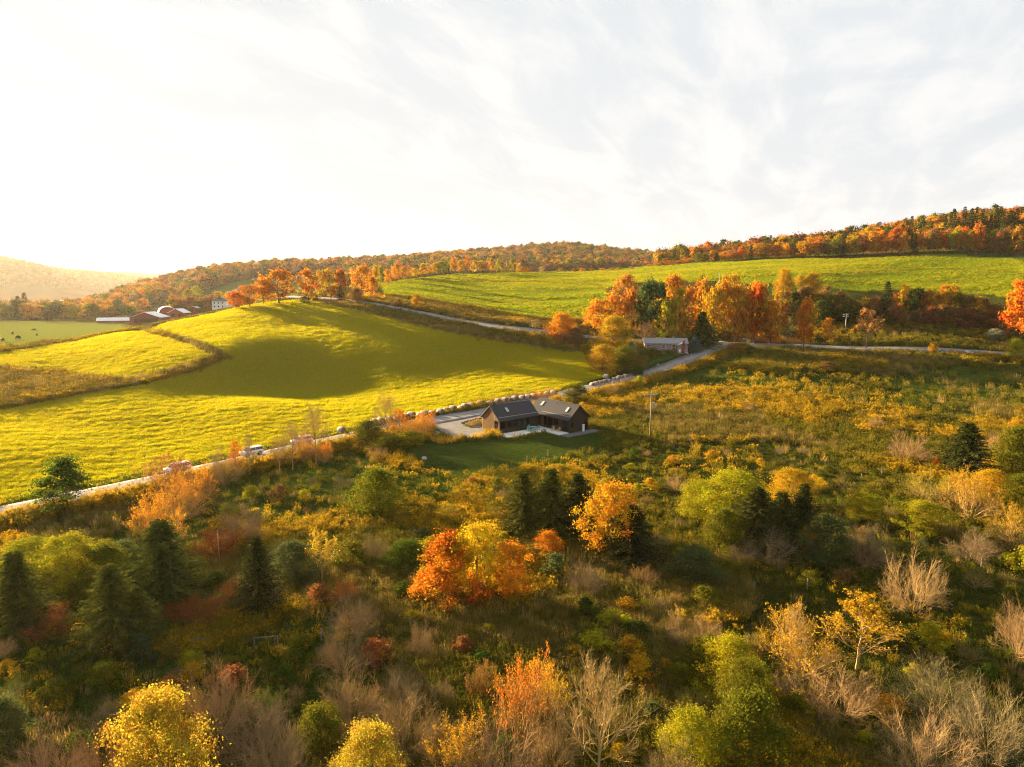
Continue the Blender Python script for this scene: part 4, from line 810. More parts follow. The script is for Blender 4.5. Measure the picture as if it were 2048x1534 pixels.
# ------------------------------------------------------------------ ground cover: weeds, goldenrod, grass (uncountable, instanced on points)
def tuft(name, seed, stems, h, spread, leafn, leaf, mats, plume=0, plumesize=.05, lean=.25, blade=.02):
    rs = np.random.RandomState(seed); m = MB(); th = rs.rand(stems)*6.28; r = spread*np.sqrt(rs.rand(stems)); b = np.stack([r*np.cos(th), r*np.sin(th), np.zeros(stems)-.05], -1)
    hh = h*(.6+.5*rs.rand(stems))*(1-.35*(r/spread)**2); d = np.stack([np.cos(th)*lean*r/spread, np.sin(th)*lean*r/spread, np.ones(stems)], -1)+rs.normal(size=(stems, 3))*.10
    top = b+d*hh[:, None]; mid = b+d*hh[:, None]*.55+rs.normal(size=(stems, 3))*.03; lv = np.stack([.5+rs.normal(size=stems)*.2, .5+rs.normal(size=stems)*.2], -1)
    m.strips(b, mid, blade, blade*.8, rs, lv=lv); m.strips(mid, top, blade*.8, blade*.2, rs, lv=lv)
    if leafn:
        n = stems*leafn; si = np.repeat(np.arange(stems), leafn); f = .25+.75*rs.rand(n)**.8; C_ = b[si]+(top-b)[si]*f[:, None]+rs.normal(size=(n, 3))*np.array([.05, .05, .03])*(h/.9)
        m.leaves(C_, leaf*(.6+.8*rs.rand(n)), rs, np.stack([.5+rs.normal(size=n)*.22, .5+rs.normal(size=n)*.2], -1), asp=.45)
    if plume:
        n = stems*plume; si = np.repeat(np.arange(stems), plume); C_ = top[si]+rs.normal(size=(n, 3))*np.array([.055, .055, .06])*(h/.9)
        m.leaves(C_, plumesize*(.6+.8*rs.rand(n)), rs, np.stack([.5+rs.normal(size=n)*.2, .5+rs.normal(size=n)*.2], -1), asp=.7, mat=1 if len(mats) > 1 else 0)
    me = m.mesh(name, mats); o_ = bpy.data.objects.new(name, me); return o_
M_wg = leafmat('weed_green', (.080, .090, .010), .35, .55, (.125, .10, .011), .08, .45)
M_wy = leafmat('goldenrod', (.42, .23, .012), .45, .4, (.15, .11, .012), .07, .55)
M_wo = leafmat('weed_gold_leaf', (.13, .13, .009), .4, .5, (.23, .165, .010), .06, .5)
M_wb = leafmat('weed_brown', (.105, .075, .018), .35, .5, (.19, .135, .035), .10, .55)
M_gr = leafmat('grass_blades', (.345, .325, .006), .5, .3, (.44, .32, .010), .05, .70)
M_gd = leafmat('grass_dark', (.055, .080, .008), .4, .4, (.07, .08, .009), .05, .5)
M_dry = leafmat('dry_grass', (.34, .22, .07), .4, .4, (.20, .14, .04), .10, .5)
def protos(name, objs):
    c_ = bpy.data.collections.new(name)
    for o_ in objs: c_.objects.link(o_)
    return c_
C_weed = protos('weeds', [tuft('weed', 1, 16, .85, .45, 12, .10, [M_wg]), tuft('weed', 2, 14, .7, .5, 14, .12, [M_wg]), tuft('weed', 3, 18, .95, .4, 9, .09, [M_wo, M_wb], 6, .06), tuft('weed', 4, 12, .6, .45, 14, .12, [M_wo])])
C_gold = protos('goldenrods', [tuft('goldenrod', 5, 16, .95, .45, 7, .09, [M_wo, M_wy], 12, .085), tuft('goldenrod', 6, 13, 1.05, .4, 6, .09, [M_wo, M_wy], 14, .08), tuft('goldenrod', 7, 18, .8, .5, 8, .10, [M_wg, M_wy], 8, .09)])
C_brown = protos('brown_weeds', [tuft('brown_weed', 8, 20, .95, .45, 5, .07, [M_wb], 7, .055), tuft('brown_weed', 9, 18, .8, .45, 7, .09, [M_wb, M_wb], 5, .06), tuft('dry_grass', 10, 34, .9, .35, 0, .1, [M_dry], 0, lean=.45)])
C_grass = protos('grasses', [tuft('grass', 11+i, 30, .40, .34, 0, .1, [M_gr], 0, lean=.7, blade=.024) for i in range(4)])
C_lawn = protos('lawn_grasses', [tuft('grass', 21+i, 22, .20, .34, 0, .1, [M_gd], 0, lean=.7, blade=.020) for i in range(3)])
C_mead = protos('meadow_grasses', [tuft('grass', 31+i, 18, .50, .5, 0, .1, [M_gd if i == 7 else leafmat('meadow_blades', (.14, .19, .006), .5, .3, (.30, .27, .008), .012, .42)], 0, lean=.7, blade=.05) for i in range(2)])
def scatter(name, coll, pts, scale, seed, kind='stuff', tilt=.12):
    rs = np.random.RandomState(seed); n = len(pts); me = bpy.data.meshes.new(name); me.vertices.add(n); me.vertices.foreach_set('co', np.asarray(pts, np.float32).ravel())
    a = me.attributes.new('rot', 'FLOAT_VECTOR', 'POINT'); a.data.foreach_set('vector', np.stack([rs.normal(size=n)*tilt, rs.normal(size=n)*tilt, rs.rand(n)*6.28], -1).astype(np.float32).ravel())
    a = me.attributes.new('scl', 'FLOAT_VECTOR', 'POINT'); sc_ = np.asarray(scale)[:, None]*np.stack([np.ones(n), np.ones(n), .75+.5*rs.rand(n)], -1); a.data.foreach_set('vector', sc_.astype(np.float32).ravel())
    a = me.attributes.new('pick', 'INT', 'POINT'); a.data.foreach_set('value', rs.randint(0, 1000, n).astype(np.int32)); me.update()
    ob = bpy.data.objects.new(name, me); COL.objects.link(ob); tag(ob, kind=kind)
    ng = bpy.data.node_groups.new('scatter_'+name, 'GeometryNodeTree'); ng.interface.new_socket('Geometry', in_out='INPUT', socket_type='NodeSocketGeometry'); ng.interface.new_socket('Geometry', in_out='OUTPUT', socket_type='NodeSocketGeometry')
    gi = ng.nodes.new('NodeGroupInput'); go = ng.nodes.new('NodeGroupOutput'); ip = ng.nodes.new('GeometryNodeInstanceOnPoints'); ci = ng.nodes.new('GeometryNodeCollectionInfo')
    ci.inputs['Collection'].default_value = coll; ci.inputs['Separate Children'].default_value = True; ci.inputs['Reset Children'].default_value = True
    def att(nm, ty):
        q = ng.nodes.new('GeometryNodeInputNamedAttribute'); q.data_type = ty; q.inputs['Name'].default_value = nm; return q.outputs['Attribute']
    mp_ = ng.nodes.new('GeometryNodeMeshToPoints'); ng.links.new(gi.outputs[0], mp_.inputs[0]); ng.links.new(mp_.outputs[0], ip.inputs['Points'])
    ng.links.new(ci.outputs[0], ip.inputs['Instance']); ip.inputs['Pick Instance'].default_value = True
    ng.links.new(att('pick', 'INT'), ip.inputs['Instance Index']); ng.links.new(att('rot', 'FLOAT_VECTOR'), ip.inputs['Rotation']); ng.links.new(att('scl', 'FLOAT_VECTOR'), ip.inputs['Scale'])
    ng.links.new(ip.outputs[0], go.inputs[0]); md = ob.modifiers.new('scatter', 'NODES'); md.node_group = ng; return ob
rs5 = np.random.RandomState(77)
def cand(n, R0, R1, pw=1.0, a=42):
    """random ground points in a sector around the viewpoint, density falling with distance"""
    u = rs5.rand(n); R = (R0**(2-pw)+u*(R1**(2-pw)-R0**(2-pw)))**(1/(2-pw)) if pw != 2 else R0*(R1/R0)**u
    p = np.radians((rs5.rand(n)*2-1)*a); return R*np.sin(p), R*np.cos(p), R
RCs = [(RC1[::4], 3.5), (RC1[RC1[:, 0] > 18], 7.0), (RC2[::4], 3.2), (RC3[::4], 3.1)]
def onroad(x, y, extra=0):
    o_ = np.zeros(len(x), bool)
    for l_, d in RCs: o_ |= nearpoly(x, y, l_, d+extra)
    return o_
O_C = np.array((10.6, 124.5)); E1 = np.array((.785, .62)); E1 /= np.linalg.norm(E1); E2 = np.array((-E1[1], E1[0]))
def loc(s, t_, z=0): q = O_C+E1*s+E2*t_; return np.array((q[0], q[1], z))
def inhouse(x, y, m=.6):
    dx, dy = x-O_C[0], y-O_C[1]; s = dx*E1[0]+dy*E1[1]; t_ = dx*E2[0]+dy*E2[1]
    return ((s > -11.6-m) & (s < 6.6+m) & (t_ > 3.8-m) & (t_ < 13+m)) | ((s > -2.6-m) & (s < 6+m) & (t_ > -2.4-m) & (t_ < 12+m))
Z_DRIVE = world_poly([(868,846),(925,832),(985,822),(1010,828),(985,850),(968,876),(940,880),(905,876),(885,872),(870,860)])
Z_HEDGE = world_poly([(925,848),(960,838),(985,838),(978,856),(945,858)])
P3 = lambda x, y: np.stack([x, y, height(x, y)], -1)
# goldenrod zones: patches on the slope right of the house and on road edges
x, y, R = cand(150000, 28, 330, 1.35)
bad = inpoly(x, y, Z_FIELD) | inpoly(x, y, Z_SUB) | inpoly(x, y, Z_MEADOW) | inpoly(x, y, Z_LAWN) | inpoly(x, y, Z_PAST) | inpoly(x, y, Z_TLAWN) | inpoly(x, y, Z_DRIVE) | onroad(x, y) | inhouse(x, y)
bad |= (x < -75) & (y > 225)
x, y, R = x[~bad], y[~bad], R[~bad]
den_ = fbm(x, y, 24, 77, 4); gold_ = fbm(x, y, 16, 501, 4); brn = fbm(x, y, 20, 601, 4); grassy = fbm(x, y, 34, 701, 3)
zone_r = np.clip((x-5)/25, 0, 1)*np.clip((y-92)/20, 0, 1)*np.clip((215-y)/20, 0, 1)     # golden slope
vf = np.clip((np.hypot(x, y)-60)/60, 0, 1)
road_e = nearpoly(x, y, RC1[::4], 7.5)
Z_G = [world_poly(q_) for q_ in ([(1175,808),(1290,768),(1400,752),(1560,762),(1720,800),(1650,855),(1500,842),(1400,815),(1250,822)], [(1330,905),(1400,880),(1550,885),(1800,930),(2048,950),(2048,990),(1700,965),(1400,940)], [(960,950),(1150,922),(1260,950),(1200,978),(1020,980)], [(850,1130),(990,1140),(1000,1260),(860,1250)])]
gz_ = np.zeros(len(x), bool)
for q_ in Z_G: gz_ |= zonemask(q_, x, y, 7)
pg = np.clip((gold_-.535+gz_*.12+road_e*.14)*9, 0, 1)
open_ = (grassy > np.where(x < 5+.2*y, .66, .565)-.03*zone_r) & ~road_e
keep = rs5.rand(len(x)) < np.where(open_, .10, .95)
x, y, R, pg, brn = x[keep], y[keep], R[keep], pg[keep], brn[keep]; u = rs5.rand(len(x))
isg = u < pg*.85; isb = ~isg & (brn > .53) & (rs5.rand(len(x)) < .6); isw = ~isg & ~isb
sc5 = (.75+.6*rs5.rand(len(x)))*np.clip(R/110, .85, 1.5)*np.where(nearpoly(x, y, RC1[RC1[:, 0] > 18], 14), .6, 1)
q = P3(x, y)
scatter('goldenrod_patches', C_gold, q[isg], sc5[isg], 1); scatter('brown_weeds', C_brown, q[isb], sc5[isb], 2); scatter('green_weeds', C_weed, q[isw], sc5[isw], 3)
# mown field and meadow grass
x, y, R = cand(330000, 60, 300, 1.2, 40); k_ = (inpoly(x, y, Z_FIELD) | inpoly(x, y, Z_SUB)) & ~onroad(x, y)
scatter('field_grass', C_grass, P3(x[k_], y[k_]), (1+.09*np.sin((x[k_]*-.60+y[k_]*.80+6*fbm(x[k_], y[k_], 40, 8, 2))*1.7))*(.78+.45*np.clip((fbm(x[k_]*.30+y[k_]*.19, y[k_]*.86-x[k_]*.5, .85, 33, 2)-.2)*1.4, 0, 1))*(.8+.4*rs5.rand(k_.sum()))*np.clip(R[k_]/130, .8, 2.0), 4, tilt=.2)
x, y, R = cand(160000, 250, 620, 1.0, 40); k_ = (inpoly(x, y, Z_MEADOW)) & ~onroad(x, y)
scatter('meadow_grass', C_mead, P3(x[k_], y[k_]), (.9+.6*rs5.rand(k_.sum()))*(.45+1.0*np.clip((fbm(x[k_]*.35, y[k_], 14, 61, 3)-.3)*2, 0, 1)), 5, tilt=.2)
x, y, R = cand(60000, 34, 215, 1.2); k_ = inpoly(x, y, Z_LAWN) | inpoly(x, y, Z_TLAWN); k_ |= (fbm(x, y, 34, 701, 3) > np.where(x < 5+.2*y, .64, .53)) & ~inpoly(x, y, Z_FIELD) & ~inpoly(x, y, Z_SUB); k_ &= ~onroad(x, y) & ~inhouse(x, y) & ~inpoly(x, y, Z_DRIVE)
scatter('green_grass', C_lawn, P3(x[k_], y[k_]), (.8+.5*rs5.rand(k_.sum()))*np.where(inpoly(x[k_], y[k_], Z_LAWN), .6, 1.3), 6)
i_ = rs5.randint(0, len(RC1)-2, 3600); dd_ = RC1[i_+1]-RC1[i_]; dd_ /= np.hypot(*dd_.T)[:, None]; nn_ = np.stack([dd_[:, 1], -dd_[:, 0]], -1); of_ = 3.4+np.abs(rs5.normal(size=3600))*1.6
q = RC1[i_]+nn_*of_[:, None]; k_ = ~inpoly(q[:, 0], q[:, 1], Z_DRIVE) & ~inpoly(q[:, 0], q[:, 1], Z_LAWN) & ~inhouse(q[:, 0], q[:, 1]) & ((q[:, 0] < -16) | (q[:, 0] > 18))
scatter('verge_weeds', C_gold, P3(q[k_, 0], q[k_, 1]), 1.1+.8*rs5.rand(k_.sum()), 15)
i_ = rs5.randint(0, len(RC1)-2, 5000); dd_ = RC1[i_+1]-RC1[i_]; dd_ /= np.hypot(*dd_.T)[:, None]; nn_ = np.stack([dd_[:, 1], -dd_[:, 0]], -1); q = RC1[i_]-nn_*(3.3+2.6*rs5.rand(5000))[:, None]
scatter('verge_grass', C_lawn, P3(q[:, 0], q[:, 1]), 1.6+1.0*rs5.rand(len(q)), 16)
# hedgerow of scrub between the two fields, and scrub strips along the upper road
def strip_pts(pl, wd, n, seed):
    r = np.random.RandomState(seed); c_ = resample([XY(*q) for q in pl], 1.0); i = r.randint(0, len(c_), n); return c_[i, 0]+r.normal(size=n)*wd, c_[i, 1]+r.normal(size=n)*wd
for pl, wd, n in (([(452,716),(400,690),(340,672),(285,657)], .8, 700), ([(452,716),(380,744),(290,766),(255,770)], .55, 600), ([(255,770),(150,790),(0,818)], .6, 600), ([(285,657),(230,664),(100,690),(0,708)], .8, 550),
                  ([(636,604),(700,618),(800,640),(900,664),(1000,680),(1080,694),(1160,702)], 1.3, 1300), ([(760,594),(850,604),(960,622),(1080,644),(1170,644)], 1.4, 1000), ([(560,600),(500,610),(440,622),(300,650)], .7, 500), ([(762,567),(900,564),(1050,563),(1190,569),(1212,580),(1220,598)], .8, 450), ([(1610,550),(1700,546),(1850,537),(1960,538),(2048,548)], .7, 450)):
    x, y = strip_pts(pl, wd, n, n); 
    scatter('scrub_strip', C_brown if n % 200 == 100 else C_gold, P3(x, y), (1.2+.8*rs5.rand(n))*(.4 if n in (500, 450) else .55 if n in (700, 600, 550) else 1), n)
Z_SCRUBL = world_poly([(0,738),(120,746),(200,758),(250,768),(200,778),(100,790),(0,812)])
x, y, R = cand(60000, 120, 220, 1.0, 42); k_ = inpoly(x, y, Z_SCRUBL); q = P3(x[k_], y[k_]); h_ = np.arange(len(q)) % 2 == 0
scatter('scrub_patch', C_gold, q[h_], .8+.8*rs5.rand(h_.sum()), 8); scatter('scrub_patch', C_brown, q[~h_], 1.0+.8*rs5.rand((~h_).sum()), 9)
x, y, R = cand(60000, 235, 330, 1.0, 42); 
Z_BANK = world_poly([(690,598),(770,596),(860,606),(960,624),(1080,646),(1160,648),(1160,664),(1080,658),(1000,650),(900,634),(790,612),(700,602)])
k_ = inpoly(x, y, Z_BANK) & ~onroad(x, y); q = P3(x[k_], y[k_]); h_ = rs5.rand(len(q)) < .35
scatter('bank_scrub', C_gold, q[h_], 1.0+.7*rs5.rand(h_.sum()), 12); scatter('bank_scrub', C_brown, q[~h_], 1.1+.8*rs5.rand((~h_).sum()), 13)
wmats = {}
# far woods read as one mass: tree crowns standing on the far hills
def wood(name, n, R0, R1, a0, a1, cols, test, H, seed):
    r = np.random.RandomState(seed); R = R0*(R1/R0)**r.rand(n); p = np.radians(a0+(a1-a0)*r.rand(n)); x = R*np.sin(p); y = R*np.cos(p); k = test(x, y, R); x, y = x[k], y[k]
    obs = []
    for i, cn in enumerate(cols):
        me = JOINED['far' if cn not in ('dark', 'green') or i % 2 else 'farcon'][i % 3].copy(); me.materials[1] = wmats.setdefault(cn, leafmat('wood_leaves', CO[cn], .35, .45)); o_ = bpy.data.objects.new('wood_tree', me); obs.append(o_)
    coll = protos(name+'_kinds', obs); q = P3(x, y); ob = scatter(name, coll, q-np.array([0, 0, .3]), H*(.5+.75*r.rand(len(x))), seed, tilt=.03); return ob
mixc_ = ['brown', 'rust', 'olive', 'brown', 'pink', 'rust', 'olive', 'brown', 'gg', 'green', 'orange', 'gold']  # muted tones: distance haze put into the leaf colours of the far woods
wood('far_wood', 22000, 900, 2600, -30, 32, mixc_, lambda x, y, R: ~inpoly(x, y, Z_SLOPE), 13, 41)
wood('far_wood', 6000, 560, 900, -38, -8, mixc_, lambda x, y, R: ~inpoly(x, y, Z_SLOPE) & ~inpoly(x, y, Z_SLOPE2) & (fbm(x, y, 120, 91, 3) > .47) & (R > 620), 12, 42)
wood('hill_wood', 3500, 470, 1000, 12, 44, ['orange', 'gold', 'dorange', 'olive', 'brown', 'green', 'dark', 'rust', 'dark'], lambda x, y, R: ~inpoly(x, y, Z_MEADOW) & (R > np.interp(np.degrees(np.arctan2(x, y)), [12, 15, 20, 27, 33, 37, 44], [620, 600, 575, 560, 560, 545, 520])), 11, 43)
wood('mountain_wood', 9000, 2400, 4500, -60, -24, ['brown', 'rust', 'olive', 'gg', 'orange'], lambda x, y, R: height(x, y) > 18, 15, 44)
wood('valley_wood', 3000, 850, 2400, -42, -26, mixc_, lambda x, y, R: fbm(x, y, 200, 95, 3) > .45, 13, 45)
# ------------------------------------------------------------------ small mesh tools for built things
class PB:
    def __init__(s): s.v = []; s.f = []; s.m = []
    def q(s, pts, m=0): n = len(s.v); s.v += [tuple(p) for p in pts]; s.f.append(tuple(range(n, n+len(pts)))); s.m.append(m); return s
    def box(s, x0, x1, y0, y1, z0, z1, m=0):
        n = len(s.v); s.v += [(x, y, z) for z in (z0, z1) for y in (y0, y1) for x in (x0, x1)]
        s.f += [tuple(n+i for i in t_) for t_ in ((0,2,3,1),(4,5,7,6),(0,1,5,4),(2,6,7,3),(0,4,6,2),(1,3,7,5))]; s.m += [m]*6; return s
    def prism(s, prof, ax, a0, a1, m=0):
        """profile of 2D points extruded along axis ('x' or 'y')"""
        n = len(s.v); k = len(prof); f = (lambda a, p: (a, p[0], p[1])) if ax == 'x' else (lambda a, p: (p[0], a, p[1]))
        s.v += [f(a0, p) for p in prof]+[f(a1, p) for p in prof]
        s.f += [tuple(n+i for i in range(k)), tuple(n+k+i for i in reversed(range(k)))]+[(n+i, n+(i+1) % k, n+k+(i+1) % k, n+k+i) for i in range(k)]; s.m += [m]*(k+2); return s
    def cyl(s, p0, p1, r0, r1=None, k=12, m=0, cap=True):
        r1 = r0 if r1 is None else r1; p0 = Vector(p0); p1 = Vector(p1); d = (p1-p0).normalized(); a = d.orthogonal().normalized(); b = d.cross(a); n = len(s.v)
        for p, r in ((p0, r0), (p1, r1)): s.v += [tuple(p+(a*cos(2*pi*i/k)+b*sin(2*pi*i/k))*r) for i in range(k)]
        s.f += [(n+i, n+(i+1) % k, n+k+(i+1) % k, n+k+i) for i in range(k)]; s.m += [m]*k
        if cap: s.f += [tuple(n+i for i in reversed(range(k))), tuple(n+k+i for i in range(k))]; s.m += [m]*2
        return s
    def obj(s, name, mats, parent=None, loc_=(0, 0, 0), rz=0, smooth=False, bevel=0, kind=None, label=None):
        me = bpy.data.meshes.new(name); me.from_pydata(s.v, [], s.f); mats = mats if isinstance(mats, (list, tuple)) else [mats]
        for m in mats: me.materials.append(m)
        me.polygons.foreach_set('material_index', s.m); me.polygons.foreach_set('use_smooth', [smooth]*len(s.f))
        import bmesh; b = bmesh.new(); b.from_mesh(me); bmesh.ops.recalc_face_normals(b, faces=b.faces[:])
        if bevel: bmesh.ops.bevel(b, geom=b.edges[:], offset=bevel, segments=2, affect='EDGES', profile=.5)
        b.to_mesh(me); b.free()
        o_ = bpy.data.objects.new(name, me); COL.objects.link(o_); o_.parent = parent; o_.location = loc_; o_.rotation_euler = (0, 0, rz)
        if kind: o_['kind'] = kind
        if label: o_['label'] = label
        return o_
M_blackwood = simple('charred_timber', (.032, .019, .010), .8, noise=.5, nscale=6, col2=(.022, .014, .008))
M_litwood = simple('sunlit_timber', (.30, .15, .035), .75, noise=.4, nscale=5, col2=(.17, .085, .022))  # the black timber again, with sunlight on the left gable in its colour
M_roof = simple('dark_metal_roof', (.012, .014, .020), .5, .1, .4, noise=.2, nscale=2)
M_seam = simple('roof_seam_metal', (.075, .075, .09), .5, .3, .4)
M_rail = simple('pale_metal', (.55, .53, .50), .35, .7, .5)
M_frame = simple('black_window_frame', (.02, .018, .016), .5)
M_conc = simple('pale_concrete', (.62, .60, .58), .85, noise=.12, nscale=2)
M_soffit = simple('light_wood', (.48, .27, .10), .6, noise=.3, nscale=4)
M_floor = simple('wood_floor', (.22, .13, .06), .6, noise=.3, nscale=3)
M_white = simple('white_paint', (.75, .75, .73), .5, noise=.08, nscale=2)
M_teal = simple('teal_paint', (.10, .30, .28), .5)
M_glass, t, o = newmat('window_glass'); g1 = nd(t, 'ShaderNodeBsdfGlossy'); g1.inputs['Roughness'].default_value = .02; g2 = nd(t, 'ShaderNodeBsdfTransparent'); g2.inputs[0].default_value = (.62, .66, .64, 1); fr = nd(t, 'ShaderNodeFresnel'); fr.inputs[0].default_value = 1.6; ms = nd(t, 'ShaderNodeMixShader')
t.links.new(fr.outputs[0], ms.inputs[0]); t.links.new(g2.outputs[0], ms.inputs[1]); t.links.new(g1.outputs[0], ms.inputs[2]); t.links.new(ms.outputs[0], o.inputs[0])
# ------------------------------------------------------------------ the black house
HZ = hz(*loc(-3, 6)[:2])+.12
HR = math.atan2(E1[1], E1[0])
house = empty('house', (O_C[0], O_C[1], HZ), HR); tag(house, 'black timber house of two gabled wings with metal roofs and skylights', 'house')
def wall_run(axis, const, th, a0, a1, z0, z1, ops, mat, thick_dir=1):
    """wall along an axis with rectangular openings; panes and frames are made as parts"""
    w_ = PB(); b = w_.box
    put = (lambda p0, p1, q0, q1: b(p0, p1, min(const, const+th), max(const, const+th), q0, q1)) if axis == 'x' else (lambda p0, p1, q0, q1: b(min(const, const+th), max(const, const+th), p0, p1, q0, q1))
    a = a0
    for (o0, o1, zz0, zz1) in sorted(ops):
        if o0 > a: put(a, o0, z0, z1)
        if zz0 > z0: put(o0, o1, z0, zz0)
        if zz1 < z1: put(o0, o1, zz1, z1)
        a = o1
    if a < a1: put(a, a1, z0, z1)
    w_.obj('wall', mat, house)
    for (o0, o1, zz0, zz1) in ops:
        c_ = const+th*.5; e = .05; f = PB()
        for (p0, p1, q0, q1) in ((o0, o0+e, zz0, zz1), (o1-e, o1, zz0, zz1), (o0+e, o1-e, zz0, zz0+e), (o0+e, o1-e, zz1-e, zz1)):
            if axis == 'x': f.box(p0, p1, c_-.04, c_+.04, q0, q1)
            else: f.box(c_-.04, c_+.04, p0, p1, q0, q1)
        fo = f.obj('window', M_frame, house); g_ = PB()
        if axis == 'x': g_.box(o0+e, o1-e, c_-.008, c_+.008, zz0+e, zz1-e)
        else: g_.box(c_-.008, c_+.008, o0+e, o1-e, zz0+e, zz1-e)
        g_.obj('pane', M_glass, fo)
EV, RG = 2.62, 4.85
# left wing
LS0, LS1, LT0, LT1 = -10.8, -1.35, 7.25, 12.5; TW = .16
wall_run('x', LT0, TW, LS0+TW, LS1, 0, EV, [(-10.45,-9.15,.08,2.2),(-8.9,-7.45,.05,2.25),(-7.4,-5.95,.05,2.25),(-5.75,-4.9,.05,2.25),(-4.5,-3.6,.05,2.2)], M_blackwood)
wall_run('x', LT1-TW, TW, LS0+TW, LS1, 0, EV, [(-10.2,-8.6,.3,2.2),(-8.4,-6.4,.3,2.2),(-6.2,-4.8,.3,2.2)], M_blackwood)
wall_run('y', LS0, TW, LT0, LT1, 0, EV, [(LT0+.18,LT0+1.45,.1,2.2)], M_litwood)
wall_run('y', LS1-TW, TW, LT0+TW, LT1-TW, 0, EV, [], M_blackwood)
def gable(ax, a0, a1, lo, hi, mat): PB().prism([(lo, EV), (hi, EV), ((lo+hi)/2, RG-.02)], ax, a0, a1).obj('gable_wall', mat, house)
gable('x', LS0, LS0+TW, LT0, LT1, M_litwood); gable('x', LS1-TW, LS1, LT0, LT1, M_blackwood)
PB().box(LS0+TW, LS1-TW, LT0+TW, LT1-TW, .0, .04).obj('floor', M_floor, house)
# right wing
RS0, RS1, RT0, RT1 = 0.0, 5.0, 0.0, 11.2
wall_run('y', RS0, TW, RT0+TW, RT1, 0, EV, [(.35,1.9,.05,2.25),(3.0,4.5,.05,2.25),(4.6,6.1,.05,2.25),(6.2,7.3,.05,2.25)], M_blackwood)
wall_run('y', RS1-TW, TW, RT0+TW, RT1, 0, EV, [(1.2,2.4,.6,2.1),(4.2,6.2,.5,2.1)], M_blackwood)
wall_run('x', RT0, TW, RS0, RS1, 0, EV, [(.5,1.3,.9,1.9),(3.95,4.75,.1,2.25)], M_blackwood)
wall_run('x', RT1-TW, TW, RS0+TW, RS1-TW, 0, EV, [], M_blackwood)
gable('y', RT0, RT0+TW, RS0, RS1, M_blackwood); gable('y', RT1-TW, RT1, RS0, RS1, M_blackwood)
PB().box(RS0+TW, RS1-TW, RT0+TW, RT1-TW, 0, .04).obj('floor', M_floor, house)
PB().box(RS0+2.0, RS0+2.15, RT0+1.0, RT1-2, .04, 2.4).obj('inner_wall', M_floor, house)
def roof(ax, a0, a1, lo, hi, oh=.32, th=.16):
    mid = (lo+hi)/2; sl = (RG-EV)/((hi-lo)/2); E_ = EV-sl*oh
    r_ = None
    for sg, e0 in ((-1, lo-oh), (1, hi+oh)):
        prof = [(e0, E_), (mid, RG), (mid, RG+th), (e0, E_+th*.9)]
        if sg > 0: prof = prof[::-1]
        ro = PB().prism(prof, ax, a0, a1).obj('roof', M_roof, house)
        sm = PB(); L_ = a1-a0; n = int(L_/.48)
        for i in range(n+1):
            a = a0+.02+i*(L_-.07)/n; w_ = .035; sm.prism([(e0, E_+th*.9+.002), (mid, RG+th+.002), (mid, RG+th+.05), (e0, E_+th*.9+.05)], ax, a, a+w_)
        sm.obj('roof_seam', M_seam, ro, kind='stuff')
        if sg < 0:                                    # snow guard rail near the lower edge of the visible slope
            f = .17; y_ = e0+(mid-e0)*f; z_ = E_+th+(RG-E_)*f+.10; g_ = PB()
            p0, p1 = ((a0+.35, y_, z_), (a1-.35 if ax == 'x' else a1-4.5, y_, z_)) if ax == 'x' else ((y_, a0+.3, z_), (y_, a1-3.6, z_))
            g_.cyl(p0, p1, .03, k=6); nb = 7
            for i in range(nb):
                q = [p0[k]+(p1[k]-p0[k])*i/(nb-1) for k in range(3)]; g_.box(q[0]-.02, q[0]+.02, q[1]-.02, q[1]+.02, q[2]-.14, q[2])
            g_.obj('snow_guard', M_rail, ro)
        if sg < 0: r_ = (ro, e0, E_, mid, th)
    g2 = PB(); 
    if ax == 'x': g2.box(a0-.02, a1+.02, mid-.10, mid+.10, RG+th-.01, RG+th+.05)
    else: g2.box(mid-.10, mid+.10, a0-.02, a1+.02, RG+th-.01, RG+th+.05)
    g2.obj('ridge_cap', M_roof, house); return r_
def skylight(R_, ax, a, f, w_=.62, l_=1.05):
    ro, e0, E_, mid, th = R_; ang = math.atan2(RG-E_, abs(mid-e0)); sgn = 1
    y_ = e0+(mid-e0)*f; z_ = E_+th+(RG-E_)*f
    P_ = Matrix.Translation((a, y_, z_) if ax == 'x' else (y_, a, z_)) @ (Matrix.Rotation(ang, 4, 'X') if ax == 'x' else Matrix.Rotation(-ang, 4, 'Y'))
    def bxl(x0, x1, y0, y1, z0, z1, pb):
        n = len(pb.v); c8 = [(x, y, z) if ax == 'x' else (y, x, z) for z in (z0, z1) for y in (y0, y1) for x in (x0, x1)]; pb.v += [tuple(P_ @ Vector(c_)) for c_ in c8]
        pb.f += [tuple(n+i for i in t_) for t_ in ((0,2,3,1),(4,5,7,6),(0,1,5,4),(2,6,7,3),(0,4,6,2),(1,3,7,5))]; pb.m += [0]*6
    f_ = PB(); 
    for b_ in ((-w_/2-.07, -w_/2, -l_/2-.07, l_/2+.07), (w_/2, w_/2+.07, -l_/2-.07, l_/2+.07), (-w_/2, w_/2, -l_/2-.07, -l_/2), (-w_/2, w_/2, l_/2, l_/2+.07)): bxl(*b_, -.05, .14, f_)
    fo = f_.obj('skylight', M_frame, ro); p_ = PB(); bxl(-w_/2, w_/2, -l_/2, l_/2, .0, .115, p_); p_.obj('pane', M_sky, fo)
M_sky = simple('skylight_glass', (.45, .48, .45), .08, .0, 1.0)
RL = roof('x', LS0-.28, LS1+.12, LT0, LT1); RRt = roof('y', RT0-.28, RT1+.25, RS0, RS1)
skylight(RL, 'x', -7.9, .60); skylight(RRt, 'y', 1.9, .58); skylight(RRt, 'y', 9.3, .66)
